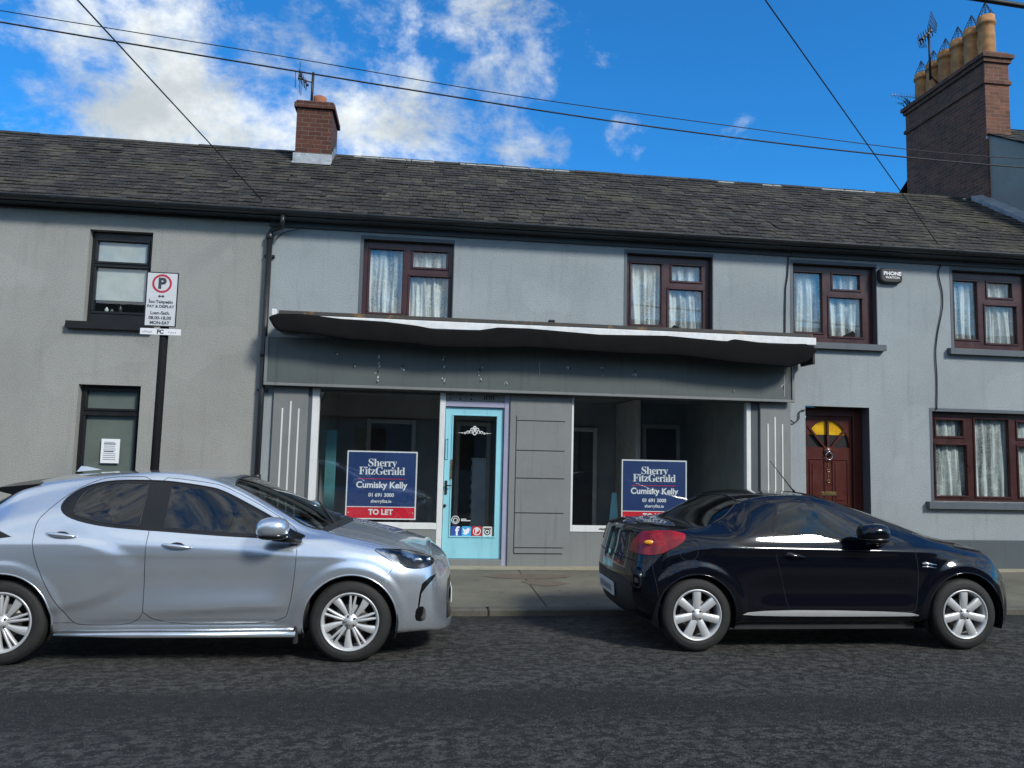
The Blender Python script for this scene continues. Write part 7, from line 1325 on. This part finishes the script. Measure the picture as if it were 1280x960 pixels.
# ------------------------------------------------------------------ overhead cables, wall cables, aerials
def cable(pts, r, label, sag=0., name='overhead_cable', group='cables strung over the street', n=40):
    P = [Vector(p) for p in pts]; out = []
    if len(P) == 2: out = [P[0].lerp(P[1], k/n)-Vector((0,0,sag*4*(k/n)*(1-k/n))) for k in range(n+1)]
    else:
        t_ = np.array([0]+list(np.cumsum([(P[i+1]-P[i]).length for i in range(len(P)-1)]))); q = akima(t_, np.array([list(p) for p in P]), np.linspace(0, t_[-1], n)); out = [Vector(p) for p in q]
    b = MB(); b.tube(out, r, 6); return tag(b.build(name, M['cable'], origin=tuple(P[0])), label, 'cable', group)
cable([(-14,9,7.45),(-5.017,9,6.600),(-2.12,9,6.360),(1.0,9,6.075),(4.37,9,5.872),(6.27,9,5.772),(8.03,9,5.765),(20,9,6.2)], .0055, 'upper and thinner of the two cables running along the terrace', n=120)
cable([(-14,9,7.33),(-5.006,9,6.460),(-2.11,9,6.200),(1.0,9,5.935),(4.37,9,5.724),(6.27,9,5.660),(8.02,9,5.640),(20,9,6.0)], .0095, 'lower and thicker of the two cables running along the terrace', n=120)
cable([(-4.52,-2.8,5.96),(-2.282,10.5,5.02)], .0075, 'service wire crossing down over the roof left of the small chimney')
cable([(-7.8,-2.8,8.33),(7.839,10.5,4.985)], .0075, 'service wire crossing down toward the huge brick chimney')
cable([(3.2,5,5.215),(4.35,5,5.150),(14,5,4.7)], .020, 'thick dark cable cutting the top right corner of the sky')
G2 = 'cables clipped to the house walls'
cable([(5.545,FY-.018,4.74),(5.535,FY-.018,4.45),(5.50,FY-.014,4.2),(5.49,FY-.018,3.9),(5.482,FY-.016,3.47)], .010, 'thin cable down the wall left of the window over the red door', name='wall_cable', group=G2)
cable([(8.10,FY-.02,4.74),(8.05,FY-.018,4.62),(8.11,FY-.016,4.25),(8.10,FY-.02,4.05),(8.0,FY-.016,3.6),(7.965,FY-.018,3.34),(7.975,FY-.016,2.9),(7.955,FY-.018,2.44)], .009, 'thin wavy cable down the wall between the two storeys of windows at right', name='wall_cable', group=G2)
cable([(5.525,FY-.02,2.40),(5.56,FY-.03,2.20),(5.61,FY-.03,2.17),(5.68,FY-.02,2.22),(5.70,FY-.02,2.33),(5.80,FY-.02,2.37)], .009, 'short looped cable beside the top of the oxblood door', name='wall_cable', group=G2)
cable([(-2.12,FY-.02,4.55),(-2.0,FY-.03,4.66),(-1.85,FY-.05,4.70),(-1.75,FY-.04,4.745)], .006, 'thin loop of cable tucked beside the top of the downpipe', name='wall_cable', group=G2)
def rod(b, p, q, r=.008): b.tube([p, q], r, 5)
ae = thing('tv_aerial', (-2.15, 13.55, 7.73), 'small stubby aerial on the little red brick chimney', 'aerial', 'television aerials on the chimneys')
b = MB(); rod(b, (-2.17,13.55,7.73), (-2.155,13.5,8.43), .026); b.build('mast', M['dark_metal'], ae)
b = MB(); rod(b, (-2.17,13.5,8.24), (-2.42,13.5,8.30), .012)
for k in range(6): x = -2.41+.028*k; zc = 8.36-.035*k; rod(b, (x,13.5,zc-.10), (x+.004,13.5,zc+.10), .008)
for x, a, e in ((-2.385,8.02,8.62),(-2.355,7.98,8.45),(-2.46,8.12,8.42)): rod(b, (x,13.5,a), (x-.01,13.5,e), .006)
for k in range(4): b.bbox(-2.40+.045*k,-2.36+.045*k,13.48,13.52,8.33-.055*k,8.37-.055*k,.006)
b.build('element', M['dark_metal'], ae)
ae = thing('tv_aerial', (11.13, 15.0, 10.0), 'mesh backed aerial on a mast behind the tall clay pots', 'aerial', 'television aerials on the chimneys')
b = MB(); rod(b, (11.45,15.0,10.0), (11.135,15.0,10.3), .02); rod(b, (11.135,15.0,10.2), (11.13,15.0,11.42), .026); b.build('mast', M['dark_metal'], ae)
b = MB(); rod(b, (10.88,15,11.10), (11.22,15,11.36), .018)
for k in range(6): f = k/5; x, z = 10.90+.30*f, 11.12+.23*f; rod(b, (x-.05,14.97,z+.10), (x+.05,15.03,z-.10), .011)
for k in range(4): f = k/3; b.bbox(10.95+.2*f,11.0+.2*f,14.97,15.03,11.13+.2*f,11.18+.2*f,.006)
b.build('boom', M['dark_metal'], ae)
b = MB()
for k in range(8): f = k/7; rod(b, (11.10+.20*f,15,11.42-.10*f+.0), (11.20+.14*f,15,11.83-.30*f), .006)
for k in range(5): f = k/4; rod(b, (11.10+.10*f,15,11.42+.40*f), (11.30+.04*f,15,11.32+.20*f), .006)
for k in range(6): f = k/5; rod(b, (10.90+.16*f,15,10.92+.03*f), (10.84+.18*f,15,11.18-.02*f), .006)
b.build('reflector_mesh', M['dark_metal'], ae)
ae = thing('tv_aerial', (11.2, 15.6, 10.0), 'low comb shaped aerial poking left from the huge chimney', 'aerial', 'television aerials on the chimneys')
b = MB(); rod(b, (10.5,15.5,10.03), (11.22,15.55,10.05), .008); grey = plain('pale_aluminium', (.36,.38,.42), .4, .7)
for k in range(8): x = 10.54+.075*k; rod(b, (x,15.5,9.97), (x,15.5,10.10), .006)
b.build('element', grey, ae)
b = MB(); rr = random.Random(4)
for k in range(14):
    x, y = 11.22+rr.uniform(-.05,.06), GY1+rr.uniform(-.22,.05); b.tube([(x,y,9.98),(x-rr.uniform(.02,.14),y+.02,10.06+rr.uniform(0,.10)),(x-rr.uniform(.08,.26),y+.03,10.08+rr.uniform(0,.14))], [.010,.008,.003], 4)
tag(b.build('weed', plain('dry_weed', (.06,.07,.03), .9), origin=(11.2,GY1,9.98)), 'tuft of dry weeds on the far corner of the huge chimney', 'plant')
